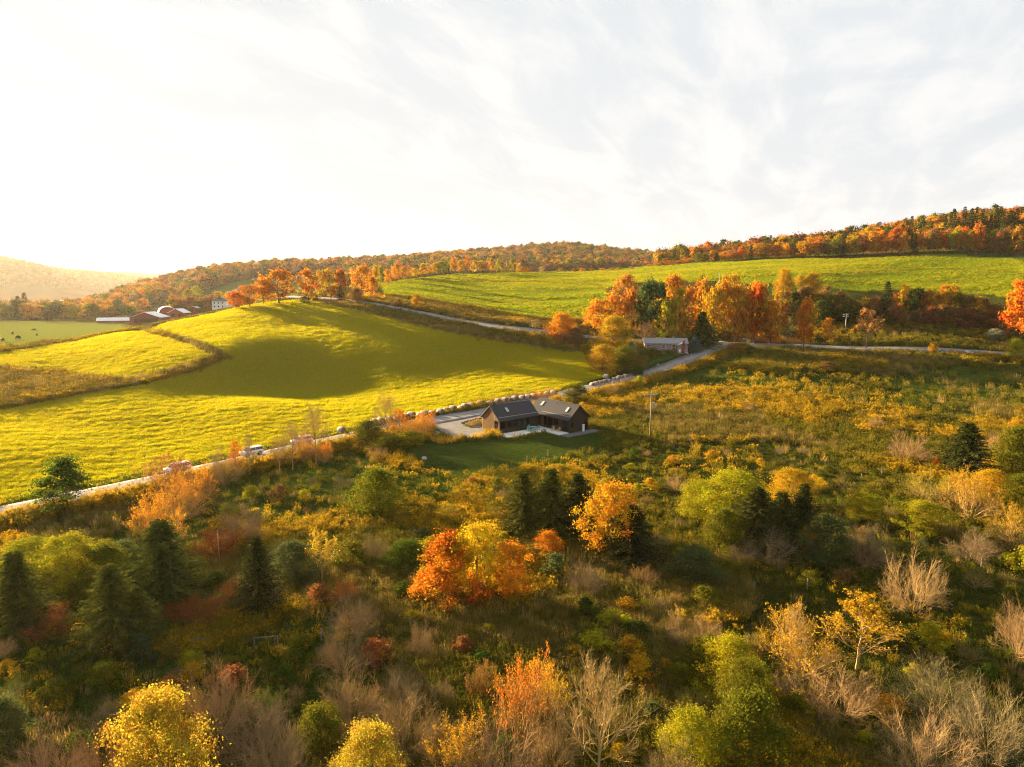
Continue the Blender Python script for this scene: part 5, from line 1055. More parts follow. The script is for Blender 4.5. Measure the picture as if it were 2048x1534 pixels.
PB().cyl((-9.9, 10.4, 4.5), (-9.9, 10.4, 5.5), .13).cyl((-9.9, 10.4, 5.5), (-9.9, 10.4, 5.62), .2, .05).obj('flue', M_frame, house, smooth=False)
PB().cyl((1.9, 5.6, 4.2), (1.9, 5.6, 5.15), .06).obj('vent_pipe', M_seam, house)
# link between the wings, flat roof with orange sunlight put into its wood colour
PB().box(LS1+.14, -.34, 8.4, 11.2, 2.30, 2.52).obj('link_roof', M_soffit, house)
wall_run('x', 8.7, .12, LS1+.005, -.005, 0, 2.29, [(LS1+.1, -.1, .05, 2.2)], M_blackwood)
PB().box(LS1+.12, -.5, 9.3, 9.36, .05, 2.2).obj('golden_panel', simple('golden_lit_wood', (.62, .43, .09), .9), house)  # wood panel behind the glass, golden light put into its colour
wall_run('x', 11.0, .12, LS1+.005, -.005, 0, 2.29, [(LS1+.1, -.1, .05, 2.2)], M_blackwood)
PB().box(RS0-.30, RS0+.0, RT0+.0, 6.9, 2.30, 2.34).obj('soffit', M_soffit, house)
bt = PB()
for i in range(14):
    t_ = LT0+1.6+i*.28
    if t_ < LT1-.05: bt.box(LS0-.025, LS0-.002, t_, t_+.05, .02, EV+(RG-EV)*(1-abs(t_-9.875)/2.625)-.08)
for i in range(4): bt.box(LS0-.025, LS0-.002, LT0+.05+i*.36, LT0+.10+i*.36, 2.22, EV+(RG-EV)*(1-abs(LT0+.05+i*.36-9.875)/2.625)-.06)
bt.obj('batten', M_blackwood, house, kind='stuff')
bt = PB()
for i in range(17):
    s_ = RS0+.08+i*.295; top_ = EV+(RG-EV)*(1-abs(s_-2.5)/2.5)-.08
    if .42 < s_ < 1.35 or 3.9 < s_ < 4.8: bt.box(s_, s_+.04, RT0-.022, RT0-.002, 2.28, top_)
    else: bt.box(s_, s_+.04, RT0-.022, RT0-.002, .02, top_)
bt.obj('batten', M_frame, house, kind='stuff')
PB().box(-10.84, -10.80, 7.9, 9.6, 2.30, 2.36).box(-11.3, -10.80, 7.9, 9.6, 2.36, 2.42).obj('canopy', M_blackwood, house)
# patio and paths round the house
pt_ = empty('patio', (O_C[0], O_C[1], HZ), HR); tag(pt_, kind='structure'); 
k_ = 0
for (a0, a1, b0, b1, na2, nb2) in ((-11.0, -2.35, 4.1, 7.22, 6, 2), (-2.33, -.03, 0.0, 8.6, 2, 6)):
    for i in range(na2):
        for j in range(nb2):
            x0 = a0+(a1-a0)*i/na2; x1 = a0+(a1-a0)*(i+1)/na2; y0 = b0+(b1-b0)*j/nb2; y1 = b0+(b1-b0)*(j+1)/nb2
            PB().box(x0+.012, x1-.012, y0+.012, y1-.012, -.5, .03+random.uniform(0, .006)).obj('paving_slab', M_conc, pt_)
PB().box(-2.4, 6.4, -2.1, -.03, -.6, -.04).obj('gravel_path', M_gravel, None, (O_C[0], O_C[1], HZ), HR, kind='structure')
# driveway sheet with gravel, wraps round the planted island
def sheet(name, poly, mat, lift, step=.8, hole=None):
    x0, y0 = poly.min(0)-1; x1, y1 = poly.max(0)+1; X, Y = np.meshgrid(np.arange(x0, x1, step), np.arange(y0, y1, step), indexing='ij'); ins = inpoly(X, Y, poly)
    if hole is not None: ins &= ~inpoly(X, Y, hole)
    Z = height(X, Y)+lift; idx = np.arange(X.size).reshape(X.shape); c_ = ins[:-1, :-1]&ins[1:, :-1]&ins[1:, 1:]&ins[:-1, 1:]
    F = np.stack([idx[:-1, :-1], idx[1:, :-1], idx[1:, 1:], idx[:-1, 1:]], -1)[c_]; us = np.unique(F); mp_ = np.zeros(X.size, int); mp_[us] = np.arange(len(us)); V = np.stack([X, Y, Z], -1).reshape(-1, 3)[us]
    o_ = bpy.data.objects.new(name, mesh_np(name, V, mp_[F], [mat], True)); COL.objects.link(o_); tag(o_, kind='structure'); return o_
M_drive = simple('driveway_gravel', (.19, .185, .18), .95, spec=.1, noise=.4, nscale=.8)
sheet('driveway', Z_DRIVE, M_drive, .24, .5, Z_HEDGE)
M_mulch = simple('bark_mulch', (.06, .032, .018), .95, noise=.4, nscale=4)
sheet('mulch_bed', Z_HEDGE, M_mulch, .20, .5)
M_reed = leafmat('reed_grass', (.45, .27, .03), .5, .4); M_reedg = leafmat('planting_leaves', (.10, .13, .02), .4, .5, (.3, .14, .02), 1.2, .45)
reeds = [tuft('ornamental_grass', 300+i, 46, 1.15, .26, 0, .1, [M_reed], 5, .07, lean=.35, blade=.022).data for i in range(3)]; hedg = [tuft('garden_shrub', 310+i, 26, 1.0, .42, 14, .09, [M_reedg]).data for i in range(3)]
def line(pl, n): a = np.array([XY(*q) for q in pl]); d = np.r_[0, np.cumsum(np.hypot(*np.diff(a, axis=0).T))]; s = np.linspace(0, d[-1], n); return np.stack([np.interp(s, d, a[:, k]) for k in range(2)], -1)
def garden(pts, meshes, name, lab, grp, cat, sc=1):
    for i, (x, y) in enumerate(pts):
        L2 = lab+', '+ordn(i)+' from the left'; o_ = bpy.data.objects.new(name, meshes[i % len(meshes)]); COL.objects.link(o_); o_.location = (x+random.uniform(-.1, .1), y+random.uniform(-.1, .1), hz(x, y)+.1); s_ = sc*random.uniform(.85, 1.15); o_.scale = (s_, s_, s_*random.uniform(.85, 1.1)); o_.rotation_euler = (0, 0, random.random()*6); tag(o_, L2, cat, grp)
garden(line([(946,879),(958,877),(972,875),(986,871),(996,870)], 10), reeds, 'ornamental_grass', 'reed grass clump leading to the left gable', 'reed grasses by the left gable', 'grass')
garden(line([(852,875),(868,884),(885,888),(905,886),(924,879)], 15), reeds, 'ornamental_grass', 'reed grass clump in the curved row by the driveway', 'curved row of reed grasses', 'grass')
garden(np.concatenate([line([(930,854),(950,852),(972,850)], 7), line([(940,848),(975,842)], 5)]), hedg, 'garden_shrub', 'low shrub in the driveway island', 'shrubs in the driveway island', 'shrub')
# patio furniture
def put(name, px, pb, label, cat, rz=0, z=None, group=None):
    p = P(px, pb); e = empty(name, (p[0], p[1], p[2] if z is None else z), rz); tag(e, label, cat, group); return e
def at_patio(name, s_, t_, label, cat, rz=0, group=None, z=.04):
    q = loc(s_, t_); e = empty(name, (q[0], q[1], HZ+z), HR+rz); tag(e, label, cat, group); return e
tb = at_patio('patio_table', -3.9, 5.7, 'teal patio table on the pale slabs in the corner of the black house', 'table'); PB().cyl((0, 0, .70), (0, 0, .74), .75, k=20).obj('table_top', M_teal, tb)
for a in range(4): PB().cyl((.5*cos(a*1.57), .5*sin(a*1.57), 0), (.42*cos(a*1.57), .42*sin(a*1.57), .70), .03, k=6).obj('leg', M_teal, tb)
def chair(s_, t_, rz, mat, lab, grp=None):
    c_ = at_patio('patio_chair', s_, t_, lab, 'chair', rz, grp); PB().box(-.26, .26, -.26, .26, .40, .46).obj('seat', mat, c_); PB().box(-.26, .26, .22, .28, .46, .90).obj('backrest', mat, c_)
    for x in (-.22, .22):
        for y in (-.22, .22): PB().box(x-.02, x+.02, y-.02, y+.02, 0, .40).obj('leg', mat, c_)
        PB().box(x*1.15-.025, x*1.15+.025, -.24, .24, .62, .66).obj('armrest', mat, c_)
chair(-3.9, 6.75, 0, M_teal, 'teal patio chair on the house side of the teal table'); chair(-5.0, 5.7, 1.57, M_teal, 'teal patio chair left of the teal table'); chair(-2.85, 5.6, -1.57, M_teal, 'teal patio chair right of the teal table')
chair(-1.0, 3.3, -1.2, M_soffit, 'left one of two light wooden chairs against the right wing'); chair(-.9, 1.9, -1.8, M_soffit, 'right one of two light wooden chairs against the right wing')
mt = at_patio('meter_cabinet', 3.35, -.35, 'slim white utility cabinet against the right gable of the black house', 'cabinet', z=-.04); PB().box(-.2, .2, -.14, .14, 0, 1.25).obj('cabinet_body', M_white, mt, bevel=.01); PB().box(-.24, .24, -.18, .18, 1.25, 1.32).obj('cabinet_top', M_white, mt)
tl = put('round_lid', 873, 869, 'teal round tank lid at the left corner of the driveway', 'lid'); PB().cyl((0, 0, -.2), (0, 0, .35), .75, k=20).obj('lid_rim', M_white, tl); PB().cyl((0, 0, .35), (0, 0, .62), .8, .25, k=20).obj('lid_top', M_teal, tl)
tl = put('round_lid', 1491, 681, 'small teal tarpaulin-covered heap on the far verge right of the junction', 'heap'); PB().cyl((0, 0, -.3), (0, 0, .8), 1.5, .9, k=9).obj('heap_cover', M_teal, tl)
# ------------------------------------------------------------------ hay bales
M_wrap = simple('bale_wrap', (.38, .31, .26), .55, noise=.15, nscale=8); M_straw = simple('bale_straw', (.26, .17, .09), .95, noise=.5, nscale=9, col2=(.10, .06, .03))
bp_ = PB(); R_ = .76; Lb = 1.25; prof = [(0, .0), (0, R_*.93), (.05, R_), (Lb-.05, R_), (Lb, R_*.93)]
def bale_mesh():
    w_ = PB(); k = 20; n = 0; rad = [(-Lb/2, R_*.93), (-Lb/2+.06, R_), (-.2, R_*1.015), (.2, R_*1.015), (Lb/2-.06, R_), (Lb/2, R_*.93)]
    for (a, r) in rad: w_.v += [(a, r*cos(2*pi*i/k), R_*.97+r*sin(2*pi*i/k)*.97) for i in range(k)]
    for j in range(len(rad)-1): 
        for i in range(k): w_.f.append((j*k+i, j*k+(i+1) % k, (j+1)*k+(i+1) % k, (j+1)*k+i)); w_.m.append(0)
    e = PB()
    for sg in (-1, 1):
        for q, (r0, r1, d0, d1) in enumerate(((0.01, .25, .02, .0), (.25, .27, 0, -.02), (.27, .48, -.02, .01), (.48, .50, .01, -.02), (.50, R_*.925, -.02, -.01))):
            n = len(e.v); e.v += [(sg*(Lb/2+d0), r0*cos(2*pi*i/k), R_*.97+r0*sin(2*pi*i/k)*.97) for i in range(k)]+[(sg*(Lb/2+d1), r1*cos(2*pi*i/k), R_*.97+r1*sin(2*pi*i/k)*.97) for i in range(k)]
            e.f += [(n+i, n+(i+1) % k, n+k+(i+1) % k, n+k+i) for i in range(k)]; e.m += [0]*k
    return w_, e
bw, be = bale_mesh(); bale0 = empty('hay_bale', (0, 0, 0)); wo_ = bw.obj('wrap', M_wrap, bale0, smooth=True); eo_ = be.obj('straw_end', M_straw, bale0)
bl = [(684,866),(748,852),(764,849),(780,846),(796,843),(811,840),(824,838),(838,837),(851,835),(865,832.5),(880,829),(894.5,826),(907,824.5),(920,822),(931.5,820),(943,817.5),(963,813.5),(982,811),(997,809),(1008.6,806.5),(1020,805),(1031,803.5),(1043,802),(1056,799.5),(1067,797.5),(1080,795),(1093,792.5),(1107,790.5)]
bl2 = [(1184,773),(1189,771.5),(1194.5,770),(1200,769),(1205.5,768),(1211,767),(1216.5,765.5)]; bl3 = [(1228,762),(1233,760.5),(1238.5,759),(1243.5,757.5),(1248.5,756.5),(1253,755.5)]
first = True
words = {0: 'single hay bale standing apart at the left end of the long row', 1: 'hay bale second from the left end, after the gap in the row', 27: 'last hay bale of the long row, hidden behind the house shrub'}
for gi_, (lst_, grp, lab) in enumerate(((bl, 'long row of hay bales along the field edge', 'round hay bale in the long row'), (bl2, 'short row of hay bales nearer the road', 'round hay bale in the near short row'), (bl3, 'upper short row of hay bales', 'round hay bale in the upper short row'))):
    for i, (px, pb) in enumerate(lst_):
        p = P(px+random.uniform(-2, 2), pb+random.uniform(-.7, .7)); s_ = random.uniform(.84, 1.06)*(1.0 if gi_ == 0 else .78)
        if first: e = bale0; first = False
        else:
            e = bale0.copy(); COL.objects.link(e)
            for ch in (wo_, eo_): c_ = ch.copy(); COL.objects.link(c_); c_.parent = e
        e.location = (p[0], p[1], p[2]-.03); e.rotation_euler = (0, 0, math.atan2(-.62, .78)+random.uniform(-.18, .18)); e.scale = (s_, s_, s_)
        tag(e, words.get(i, lab+', '+ordn(i)+' from the left') if gi_ == 0 else lab+', '+ordn(i)+' from the left', 'hay bale', grp)
p = P(1213, 762); e = bale0.copy(); COL.objects.link(e); e.location = (p[0]+.3, p[1]+2.2, hz(p[0], p[1]+2.2)+.02); e.scale = (.95, .95, .95); tag(e, 'larger hay bale standing behind the gap between the two short rows', 'hay bale', 'upper short row of hay bales')
for ch in (wo_, eo_): c_ = ch.copy(); COL.objects.link(c_); c_.parent = e
# ------------------------------------------------------------------ cars
M_car = simple('white_car_paint', (.62, .61, .60), .25, 0, .6); M_cglass = simple('car_glass', (.02, .022, .025), .05, 0, .8); M_tyre = simple('tyre_rubber', (.02, .02, .02), .8); M_rim = simple('alloy_rim', (.5, .5, .52), .3, .8); M_lamp = simple('head_lamp', (.7, .7, .65), .1); M_tail = simple('tail_lamp', (.35, .02, .015), .2)
def car(p, rz, label, L_=4.1, H_=1.5):
    e = empty('parked_car', p, rz); e.scale = (.9, .9, .92); tag(e, label, 'car'); h = L_/2; W2 = .90
    secs = [(-h, .45, .72, .78), (-h+.12, .32, .90, .84), (-h+1.0, .28, .98, .88), (-.9, .26, 1.02, .90), (.9, .26, 1.04, .90), (h-.5, .28, 1.02, .88), (h-.1, .34, .98, .84), (h, .48, .82, .76)]
    b = PB(); k = 10
    def ring(x, z0, z1, w_):
        r = .12; return [(x, -w_+r, z0), (x, w_-r, z0), (x, w_, z0+r), (x, w_+.01, (z0+z1)/2), (x, w_-.02, z1-r), (x, w_-r*1.3, z1), (x, -w_+r*1.3, z1), (x, -w_+.02, z1-r), (x, -w_-.01, (z0+z1)/2), (x, -w_, z0+r)]
    for s_ in secs: b.v += ring(*s_)
    n = len(secs)
    for j in range(n-1):
        for i in range(k): b.f.append((j*k+i, j*k+(i+1) % k, (j+1)*k+(i+1) % k, (j+1)*k+i)); b.m.append(0)
    b.f += [tuple(range(k)), tuple((n-1)*k+i for i in reversed(range(k)))]; b.m += [0, 0]; b.obj('body', M_car, e, smooth=True)
    g_ = PB(); lo = [(-1.25, 1.0), (2.05, 1.0)]; c8 = [(-1.30, .80, 1.0), (2.05, .80, 1.0), (1.75, .66, H_-.06), (-.45, .66, H_-.06)]
    g_.v = [(x, y, z) for x, y, z in c8]+[(x, -y, z) for x, y, z in c8]; g_.f = [(0,1,2,3), (7,6,5,4), (0,4,5,1), (1,5,6,2), (2,6,7,3), (3,7,4,0)]; g_.m = [0]*6; g_.obj('windows', M_cglass, e)
    PB().box(-.5, 1.82, -.68, .68, H_-.07, H_).obj('car_roof', M_car, e, bevel=.03)
    pl = PB()
    for sg in (-1, 1):
        for (xa, za, xb, zb) in ((-1.30, 1.0, -.45, H_-.05), (.45, 1.0, .50, H_-.05), (2.05, 1.0, 1.75, H_-.05)): pl.cyl((xa, sg*.815, za), (xb, sg*.675, zb), .045, k=5)
    pl.obj('pillars', M_car, e)
    for x in (-h+.85, h-.85):
        for sg in (-1, 1):
            w_ = PB().cyl((x, sg*.70, .33), (x, sg*.93, .33), .34, k=20).obj('wheel', M_tyre, e, smooth=False); PB().cyl((x, sg*.925, .33), (x, sg*.945, .33), .21, k=14).obj('rim', M_rim, w_)
    for sg in (-1, 1):
        PB().box(-h-.02, -h+.18, sg*.62-.16, sg*.62+.16, .66, .80).obj('headlight', M_lamp, e, bevel=.02); PB().box(h-.16, h+.015, sg*.68-.13, sg*.68+.13, .72, .95).obj('tail_light', M_tail, e, bevel=.02); PB().box(-.98, -.82, sg*.90-.05 if sg > 0 else -.98, .98 if sg > 0 else -.85, 1.0, 1.12).obj('mirror', M_car, e)
    return e
def oncar(px, side, label, turn=0):
    i = int(np.argmin([abs((q[0]/(q[1]))-(px-1024)/FPX) for q in RC1])); q = RC1[i]; d = RC1[min(i+2, len(RC1)-1)]-RC1[max(i-2, 0)]; d /= np.hypot(*d); nrm = np.array((-d[1], d[0])); q = q+nrm*side
    car((q[0], q[1], hz(*q)+.33), math.atan2(d[1], d[0])+turn, label)
oncar(504, 1.7, 'white car parked on the roadside behind the slim red tree'); oncar(608, 1.7, 'white car parked on the roadside, half hidden by bare trees'); oncar(358, 1.7, 'white car almost hidden behind the orange shrubs')
# ------------------------------------------------------------------ utility poles and wires
M_pole = simple('weathered_pole', (.30, .19, .10), .85, noise=.35, nscale=3); M_grey = simple('grey_metal', (.30, .30, .29), .5, .3); M_por = simple('porcelain', (.45, .42, .38), .3)
def pole(px, pb, pt, label, arms=1, mat=None, transf=False, r=.15):
    p = P(px, pb); H = ZT(pt, p[1])-p[2]; e = empty('utility_pole', (p[0], p[1], p[2]-.2), .25); tag(e, label, 'pole'); PB().cyl((0, 0, 0), (0, 0, H+.2), r, r*.7, k=10).obj('pole', mat or M_pole, e, smooth=True)
    for i in range(arms):
        z = H-.15-i*.8; a = PB().box(-1.25, 1.25, r*.75, r*.75+.10, z-.06, z+.06).obj('crossarm', M_grey if arms == 1 else (mat or M_pole), e)
        for x in (-1.15, -.55, .55, 1.15): PB().cyl((x, r*.75+.05, z+.06), (x, r*.75+.05, z+.24), .05, .03, k=8).obj('insulator', M_por, a)
    if transf:
        PB().cyl((.38, -.05, H-2.4), (.38, -.05, H-1.5), .22, k=14).obj('transformer', M_grey, e); PB().cyl((0, 0, H-1.2), (-2.6, -.6, .1), .008, k=4).obj('guy_wire', M_frame, e); PB().cyl((0, 0, H+.1), (0, 0, H+.75), .035, .02, k=6).obj('top_pin', M_por, e)
    return p, H
pole(1300, 884, 786, 'tall wooden utility pole with crossarm and transformer right of the house', 1, transf=True)
pole(1690, 668, 627, 'pale utility pole with crossarms near the tree line on the right', 2, M_grey, r=.11); pole(1437, 600, 545, 'thin grey pole rising behind the maple grove', 1, M_grey, r=.12)
pole(440, 1135, 1060, 'leaning grey stick-like pole beside the dark red sumac', 0, M_pole, r=.07); pole(263, 1140, 1106, 'thin grey pole beside the tallest left spruce', 0, M_pole, r=.06)
pole(1013, 545, 521, 'thin pole on the crest of the far meadow', 0, M_grey, r=.12)
# ------------------------------------------------------------------ fence posts
M_post = simple('grey_post', (.17, .16, .155), .7, noise=.2)
fps = [(1288,1214),(1396,1198),(1508,1185),(1614,1179),(1698,1168),(1876,1148),(1962,1136),(1722,962),(1763,953),(1842,932),(821,1262),(643,1282),(733,1268),(1046,1236),(1054,925),(1096,912)]
fl = ['pale fence post in the dark weeds below the low round shrub', 'pale fence post second from the low round shrub', 'fence post above the large thin-leaved shrub', 'fence post in the weeds below the grey-green shrub', 'fence post left of the lone fan-shaped bare shrub', 'fence post touching the lone fan-shaped bare shrub', 'fence post near the right edge in the dark weeds', 'fence post among golden weeds above the willow, left of its pair', 'fence post among golden weeds above the willow, right of its pair', 'pale fence post beside the small red sapling on the right', 'fence post left of the small tan fan-shaped shrub', 'fence post inside the grey bare shrub in the lower left', 'fence post right of the grey bare shrub with a short trunk', 'fence post in the weeds below the three maples', 'stake at the lower edge of the lawn', 'stake at the lower right edge of the lawn']
for (px, pb), lab in zip(fps, fl):
    p = P(px, pb); o_ = PB().cyl((0, 0, -.2), (0, 0, 1.05), .06, .055, k=8).cyl((0, 0, 1.05), (0, 0, 1.10), .055, .02, k=8).obj('fence_post', M_post, None, (p[0], p[1], p[2]), 0); tag(o_, lab, 'post', 'fence posts in the weeds')
for (pa, pb_, lab) in (((509,1296),(556,1292),'grey pipe gate frame sticking out of the weeds at left'), ((386,1300),(411,1297),'short grey pipe rail in the weeds left of the gate frame')):
    a = np.array(P(*pa)); b = np.array(P(*pb_)); e = empty('pipe_rail', tuple(a)); tag(e, lab, 'rail'); d = b-a; z = .85
    PB().cyl((0, 0, -.1), (0, 0, z+.05), .05, k=8).obj('post', M_post, e); PB().cyl((d[0], d[1], d[2]-.1), (d[0], d[1], z+.05+d[2]), .05, k=8).obj('post', M_post, e); PB().cyl((0, 0, z), (d[0], d[1], z+d[2]), .035, k=8).obj('rail', M_post, e)
# ------------------------------------------------------------------ boulders
def rock(px, pb, s_, label, grp=None, col=None):
    p = P(px, pb); rr = np.random.RandomState(int(px*7+pb)); import bmesh; b = bmesh.new(); bmesh.ops.create_icosphere(b, subdivisions=2, radius=1)
    for v in b.verts: v.co = Vector(v.co)*(1+.22*sin(v.co.x*3+rr.rand()*2)+.15*rr.normal()*.5); v.co.z *= .55
    me = bpy.data.meshes.new('boulder'); b.to_mesh(me); b.free(); me.materials.append(col or M_stone); o_ = bpy.data.objects.new('boulder', me); COL.objects.link(o_); o_.location = (p[0], p[1], p[2]+s_*.2); o_.scale = (s_, s_*.8, s_); o_.rotation_euler = (0, 0, rr.rand()*6); tag(o_, label, 'rock', grp)
M_stone = simple('pale_stone', (.42, .38, .34), .9, noise=.35, nscale=2)
for i in range(14): rock(1884+i*5.6+0, 708+random.uniform(-2, 4), random.uniform(.5, 1.1), 'pale boulder in the creek bed, '+ordn(i)+' from the left', 'pale boulders of the creek bed')
rock(848, 918, .5, 'single pale rock lying on the left part of the lawn'); rock(1316, 731, .55, 'white stone on the lawn of the small grey house')
for i in range(6): rock(1216+i*8, 737+random.uniform(-1, 2), .5, 'pale stone under the golden bushes, '+ordn(i)+' from the left', 'stones under the golden bushes')
# ------------------------------------------------------------------ small grey house at the junction
M_siding = simple('grey_siding', (.30, .235, .225), .8, noise=.15, nscale=1.5); M_shing = simple('grey_shingles', (.25, .25, .265), .9, noise=.2, nscale=4); M_brick = simple('red_brick', (.20, .07, .05), .9, noise=.3, nscale=9); M_dglass = simple('dark_pane', (.03, .035, .04), .08, 0, .8)
p = GY(1322, 219); 
th_ = empty('small_house', (p[0], p[1], p[2]-.2), RAD(-6)); tag(th_, 'low grey bungalow with a grey roof and brick chimney at the road junction', 'house')
zb = -1.6
def bwin(par, x0, x1, z0, z1, y, side='x', name='window', fr=.09, cross=True):
    f = PB()
    for (a, b, c_, d) in ((x0, x0+fr, z0, z1), (x1-fr, x1, z0, z1), (x0+fr, x1-fr, z0, z0+fr), (x0+fr, x1-fr, z1-fr, z1)): f.box(a, b, y-.07, y-.005, c_, d)
    if cross: f.box(x0+fr, x1-fr, y-.06, y-.01, (z0+z1)/2-.03, (z0+z1)/2+.03)
    fo = f.obj(name, M_white, par); PB().box(x0+fr, x1-fr, y-.035, y-.006, z0+fr, z1-fr).obj('pane', M_dglass, fo)
PB().box(-5.2, 8.2, 0, 5.8, zb, 2.55).obj('wall', M_siding, th_); PB().prism([(0, 2.552), (5.8, 2.552), (2.9, 3.9)], 'x', -5.2, 8.2).obj('gable_wall', M_siding, th_)
for sg in (0, 1):
    pr = [(-.45, 2.38), (2.9, 3.93), (2.9, 4.08), (-.45, 2.53)] if sg == 0 else [(2.9, 3.93), (6.25, 2.38), (6.25, 2.53), (2.9, 4.08)]; PB().prism(pr, 'x', -5.6, 8.6).obj('roof', M_shing, th_)
bwin(th_, -4.6, -3.5, .9, 2.1, 0); bwin(th_, .2, 1.4, .9, 2.1, 0); bwin(th_, 3.4, 4.5, .3, 2.25, 0, name='window'); 
PB().box(4.9, 8.1, -2.2, -.003, zb-.4, 2.0).obj('porch', M_siding, th_); PB().prism([(4.6, 1.9), (6.5, 2.75), (8.4, 1.9), (8.4, 2.02), (6.5, 2.9), (4.6, 2.02)], 'y', -2.5, 1.2).obj('porch_roof', M_shing, th_); PB().prism([(4.9, 2.0), (8.1, 2.0), (6.5, 2.72)], 'y', -2.2, -2.05).obj('porch_gable', M_siding, th_)
PB().box(6.3, 7.05, -2.75, -2.205, zb-.4, 3.7).obj('chimney', M_brick, th_); PB().box(5.3, 5.9, -2.26, -2.205, -.1, .9).obj('window', M_white, th_)
PB().box(8.0, 8.2, -2.9, -2.3, zb-.3, -.3).box(7.3, 8.2, -2.9, -2.3, -.3, -.2).obj('steps', M_white, th_); PB().cyl((8.0, .8, 2.6), (8.0, .8, 3.9), .07).obj('flue', M_grey, th_); PB().box(3.9, 4.4, 2.4, 3.0, 3.9, 4.5).obj('roof_vent', M_grey, th_)
# ------------------------------------------------------------------ farm in the valley
M_red = simple('barn_red', (.22, .045, .035), .8, noise=.25, nscale=.8); M_tin = simple('pale_tin_roof', (.72, .72, .74), .4, .2, .5, noise=.1, nscale=.5); M_dark = simple('opening_shade', (.02, .016, .014), .9); M_slate = simple('slate_roof', (.09, .09, .10), .8)
def gbarn(px, pb, Y, W_, L_, eave, ridge, rz, label, prof=None, wallm=None, roofm=None, openings=(), name='barn', cat='barn', wins=()):
    p = GY(px, Y); z = ZT(pb, Y); e = empty(name, (p[0], p[1], min(z, p[2]+9)), rz); tag(e, label, cat); wm, rm = wallm or M_red, roofm or M_tin; h = W_/2
    prof = prof or [(-h, eave), (0, ridge), (h, eave)]
    PB().box(-h, h, 0, L_, -10, eave).obj('wall', wm, e); PB().prism([(-h, eave+.002)]+[q for q in prof[1:-1]]+[(h, eave+.002)], 'y', 0.002, L_-.002).obj('gable_wall', wm, e)
    for i in range(len(prof)-1):
        (x0, z0), (x1, z1) = prof[i], prof[i+1]; ex = .35; dx, dz = x1-x0, z1-z0; ll = math.hypot(dx, dz); a = (x0-(ex*dx/ll if i == 0 else 0), z0-(ex*dz/ll if i == 0 else 0)); b = (x1+(ex*dx/ll if i == len(prof)-2 else 0), z1+(ex*dz/ll if i == len(prof)-2 else 0)); nx, nz = -dz/ll*.25, dx/ll*.25
        PB().prism([a, b, (b[0]+nx, b[1]+nz), (a[0]+nx, a[1]+nz)], 'y', -.6, L_+.6).obj('roof', rm, e)
    for (x0, x1, z0, z1) in openings: PB().box(x0, x1, -.12, -.005, z0, z1).obj('doorway_shade', M_dark, e)  # dark slab on the solid wall, colour standing for shade inside
    for (x0, x1, z0, z1) in wins: bwin(e, x0, x1, z0, z1, 0, cross=False, fr=.12)
    return e
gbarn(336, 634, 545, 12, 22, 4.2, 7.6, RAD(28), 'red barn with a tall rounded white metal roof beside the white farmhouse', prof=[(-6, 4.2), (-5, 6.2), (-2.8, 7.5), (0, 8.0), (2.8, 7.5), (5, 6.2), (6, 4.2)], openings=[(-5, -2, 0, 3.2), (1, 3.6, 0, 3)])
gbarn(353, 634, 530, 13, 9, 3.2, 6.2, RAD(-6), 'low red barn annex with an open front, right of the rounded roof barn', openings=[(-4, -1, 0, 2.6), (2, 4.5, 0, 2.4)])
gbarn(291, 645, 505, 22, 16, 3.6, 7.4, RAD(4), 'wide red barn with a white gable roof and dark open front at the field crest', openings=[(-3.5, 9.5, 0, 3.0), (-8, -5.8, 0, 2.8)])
gbarn(196, 647, 545, 8, 34, 2.2, 4.4, RAD(-68), 'long low shed with a pale metal roof left of the wide red barn')
gbarn(160, 653, 540, 6, 22, .8, 1.6, RAD(-78), 'low pale metal roof at the left end of the farm sheds')
gbarn(388, 622, 560, 5, 6, 2.4, 3.8, 0, 'tiny red shed between the barns and the white farmhouse')
fh = gbarn(438, 617, 535, 9.5, 9, 5.6, 5.7, RAD(10), 'white two-storey farmhouse with a dark hipped roof behind the field crest', wallm=M_white, roofm=M_slate, name='farmhouse', cat='house', wins=[(-3.6, -2.4, .8, 2.3), (-.6, .6, .8, 2.3), (2.4, 3.6, .8, 2.3), (-3.6, -2.4, 3.6, 5.0), (-.6, .6, 3.6, 5.0), (2.4, 3.6, 3.6, 5.0)])
rf = PB(); rf.v = [(-5.3, -.5, 5.7), (5.3, -.5, 5.7), (5.3, 9.5, 5.7), (-5.3, 9.5, 5.7), (-1.2, 4.5, 8.8), (1.2, 4.5, 8.8)]; rf.f = [(0, 1, 5, 4), (1, 2, 5), (2, 3, 4, 5), (3, 0, 4), (3, 2, 1, 0)]; rf.m = [0]*5; rf.obj('hip_roof', M_slate, fh); PB().box(5.0, 9.0, 1, 7, -4, 2.6).obj('wing', M_white, fh); PB().box(-.5, .5, 3, 4, 7.5, 9.6).obj('chimney', M_brick, fh)
gbarn(371, 567, 900, 14, 10, 4, 7, RAD(15), 'small pale house with a bluish roof on the far slope', wallm=M_white, roofm=simple('blue_roof', (.30, .42, .42), .5), name='far_house', cat='house')
for px, pb in ((118, 609), (129, 607)): gbarn(px, pb, 950, 16, 12, 4, 7, RAD(60), 'pale roofed building in the hazy valley wood, %s of two' % ('left' if px == 118 else 'right'), wallm=M_white, name='far_house', cat='house')
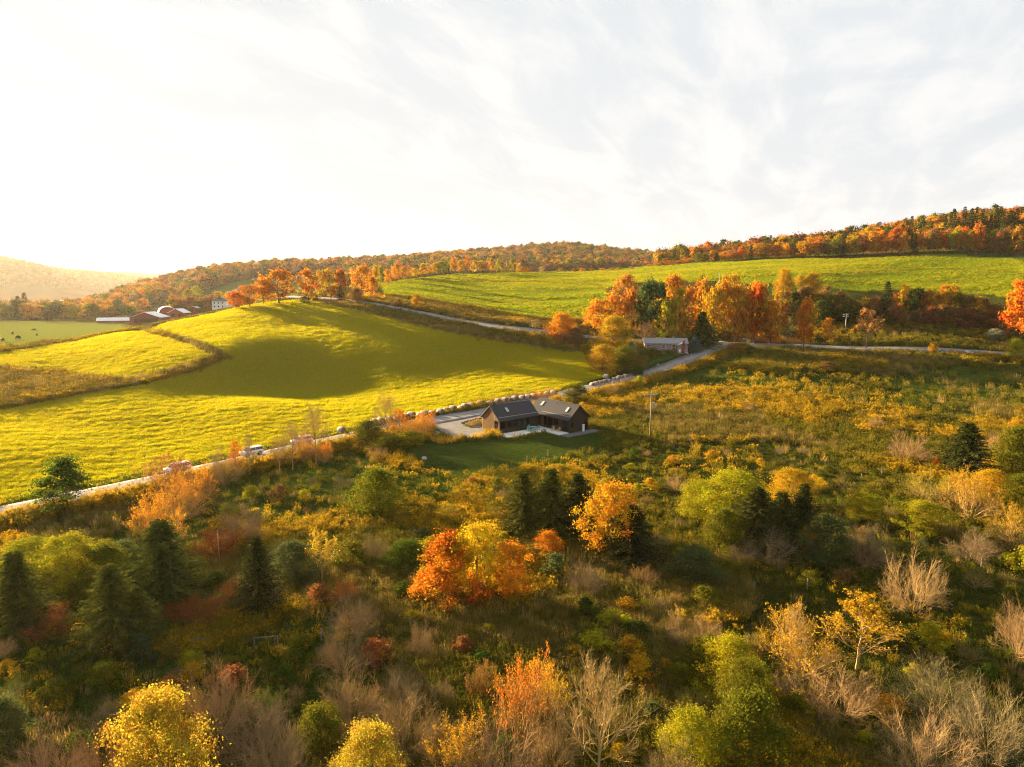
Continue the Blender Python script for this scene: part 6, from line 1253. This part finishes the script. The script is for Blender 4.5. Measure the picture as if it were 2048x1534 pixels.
# ------------------------------------------------------------------ cows in the pasture
M_cow = simple('cow_hide', (.05, .035, .028), .8, noise=.3, nscale=2)
def cowmesh(graze):
    hd = (1.55, 0, .55) if graze else (1.6, 0, 1.45); mz = (1.85, 0, .3) if graze else (1.95, 0, 1.3)
    vs = [(0, 0, 1.05, .42), (-.75, 0, 1.08, .40), (.7, 0, 1.05, .38), (1.1, 0, 1.15 if not graze else 1.0, .24), (*hd, .17), (*mz, .10), (-1.05, 0, 1.15, .12), (-1.15, 0, .6, .03)]; ed = [(0, 1), (0, 2), (2, 3), (3, 4), (4, 5), (1, 6), (6, 7)]
    for (x, par, y) in ((-.8, 1, .22), (-.8, 1, -.22), (.65, 2, .2), (.65, 2, -.2)):
        n = len(vs); kx = .10 if x < 0 else -.02; vs += [(x, y, .75, .17), (x-kx, y, .42, .085), (x, y, .0, .065)]; ed += [(par, n), (n, n+1), (n+1, n+2)]
    me = bpy.data.meshes.new('cow'); me.from_pydata([v[:3] for v in vs], ed, []); o_ = bpy.data.objects.new('cow_tmp', me); COL.objects.link(o_)
    sk = o_.modifiers.new('s', 'SKIN'); 
    for i, v in enumerate(vs): me.skin_vertices[0].data[i].radius = (v[3], v[3])
    me.skin_vertices[0].data[0].use_root = True; sb = o_.modifiers.new('b', 'SUBSURF'); sb.levels = 1; dg = bpy.context.evaluated_depsgraph_get(); r = bpy.data.meshes.new_from_object(o_.evaluated_get(dg)); bpy.data.objects.remove(o_); r.materials.clear(); r.materials.append(M_cow); return r
try:
    cms = [cowmesh(True), cowmesh(False)]
    for i, (px, pb, lab) in enumerate(((69, 662, 'dark cow in the pasture below the hazy trees, topmost'), (74, 672, 'dark cow in the pasture, just below the topmost one'), (36, 679, 'dark cow in the pasture, lower left'), (25, 669, 'dark cow in the pasture left of the topmost pair'), (6, 684, 'dark cow at the left edge of the pasture'))):
        p = P(px, pb); o_ = bpy.data.objects.new('cow', cms[i % 2]); COL.objects.link(o_); o_.location = (p[0], p[1], p[2]-.02); o_.rotation_euler = (0, 0, random.random()*6.28); tag(o_, lab, 'cow', 'cows in the hazy pasture')
except Exception as ex: print('cow', ex)
# ------------------------------------------------------------------ air
hb = bpy.data.meshes.new('haze'); hs_ = 11500.0; z0, z1 = float(GZ.min())-1.0, float(GZ.max())+25
vs = [(x, y, z) for z in (z0, z1) for y in (-hs_, hs_) for x in (-hs_, hs_)]
hb.from_pydata(vs, [], [(0,2,3,1),(4,5,7,6),(0,1,5,4),(2,6,7,3),(0,4,6,2),(1,3,7,5)])
m, t, o = newmat('haze_air'); pv = nd(t, 'ShaderNodeVolumePrincipled'); pv.inputs['Color'].default_value = (1.0, .97, .93, 1); pv.inputs['Density'].default_value = HAZE_D; pv.inputs['Anisotropy'].default_value = HAZE_G
t.links.new(pv.outputs[0], o.inputs['Volume']); m.volume_intersection_method if False else None
hb.materials.append(m); ho = bpy.data.objects.new('haze', hb); COL.objects.link(ho); tag(ho, kind='stuff')
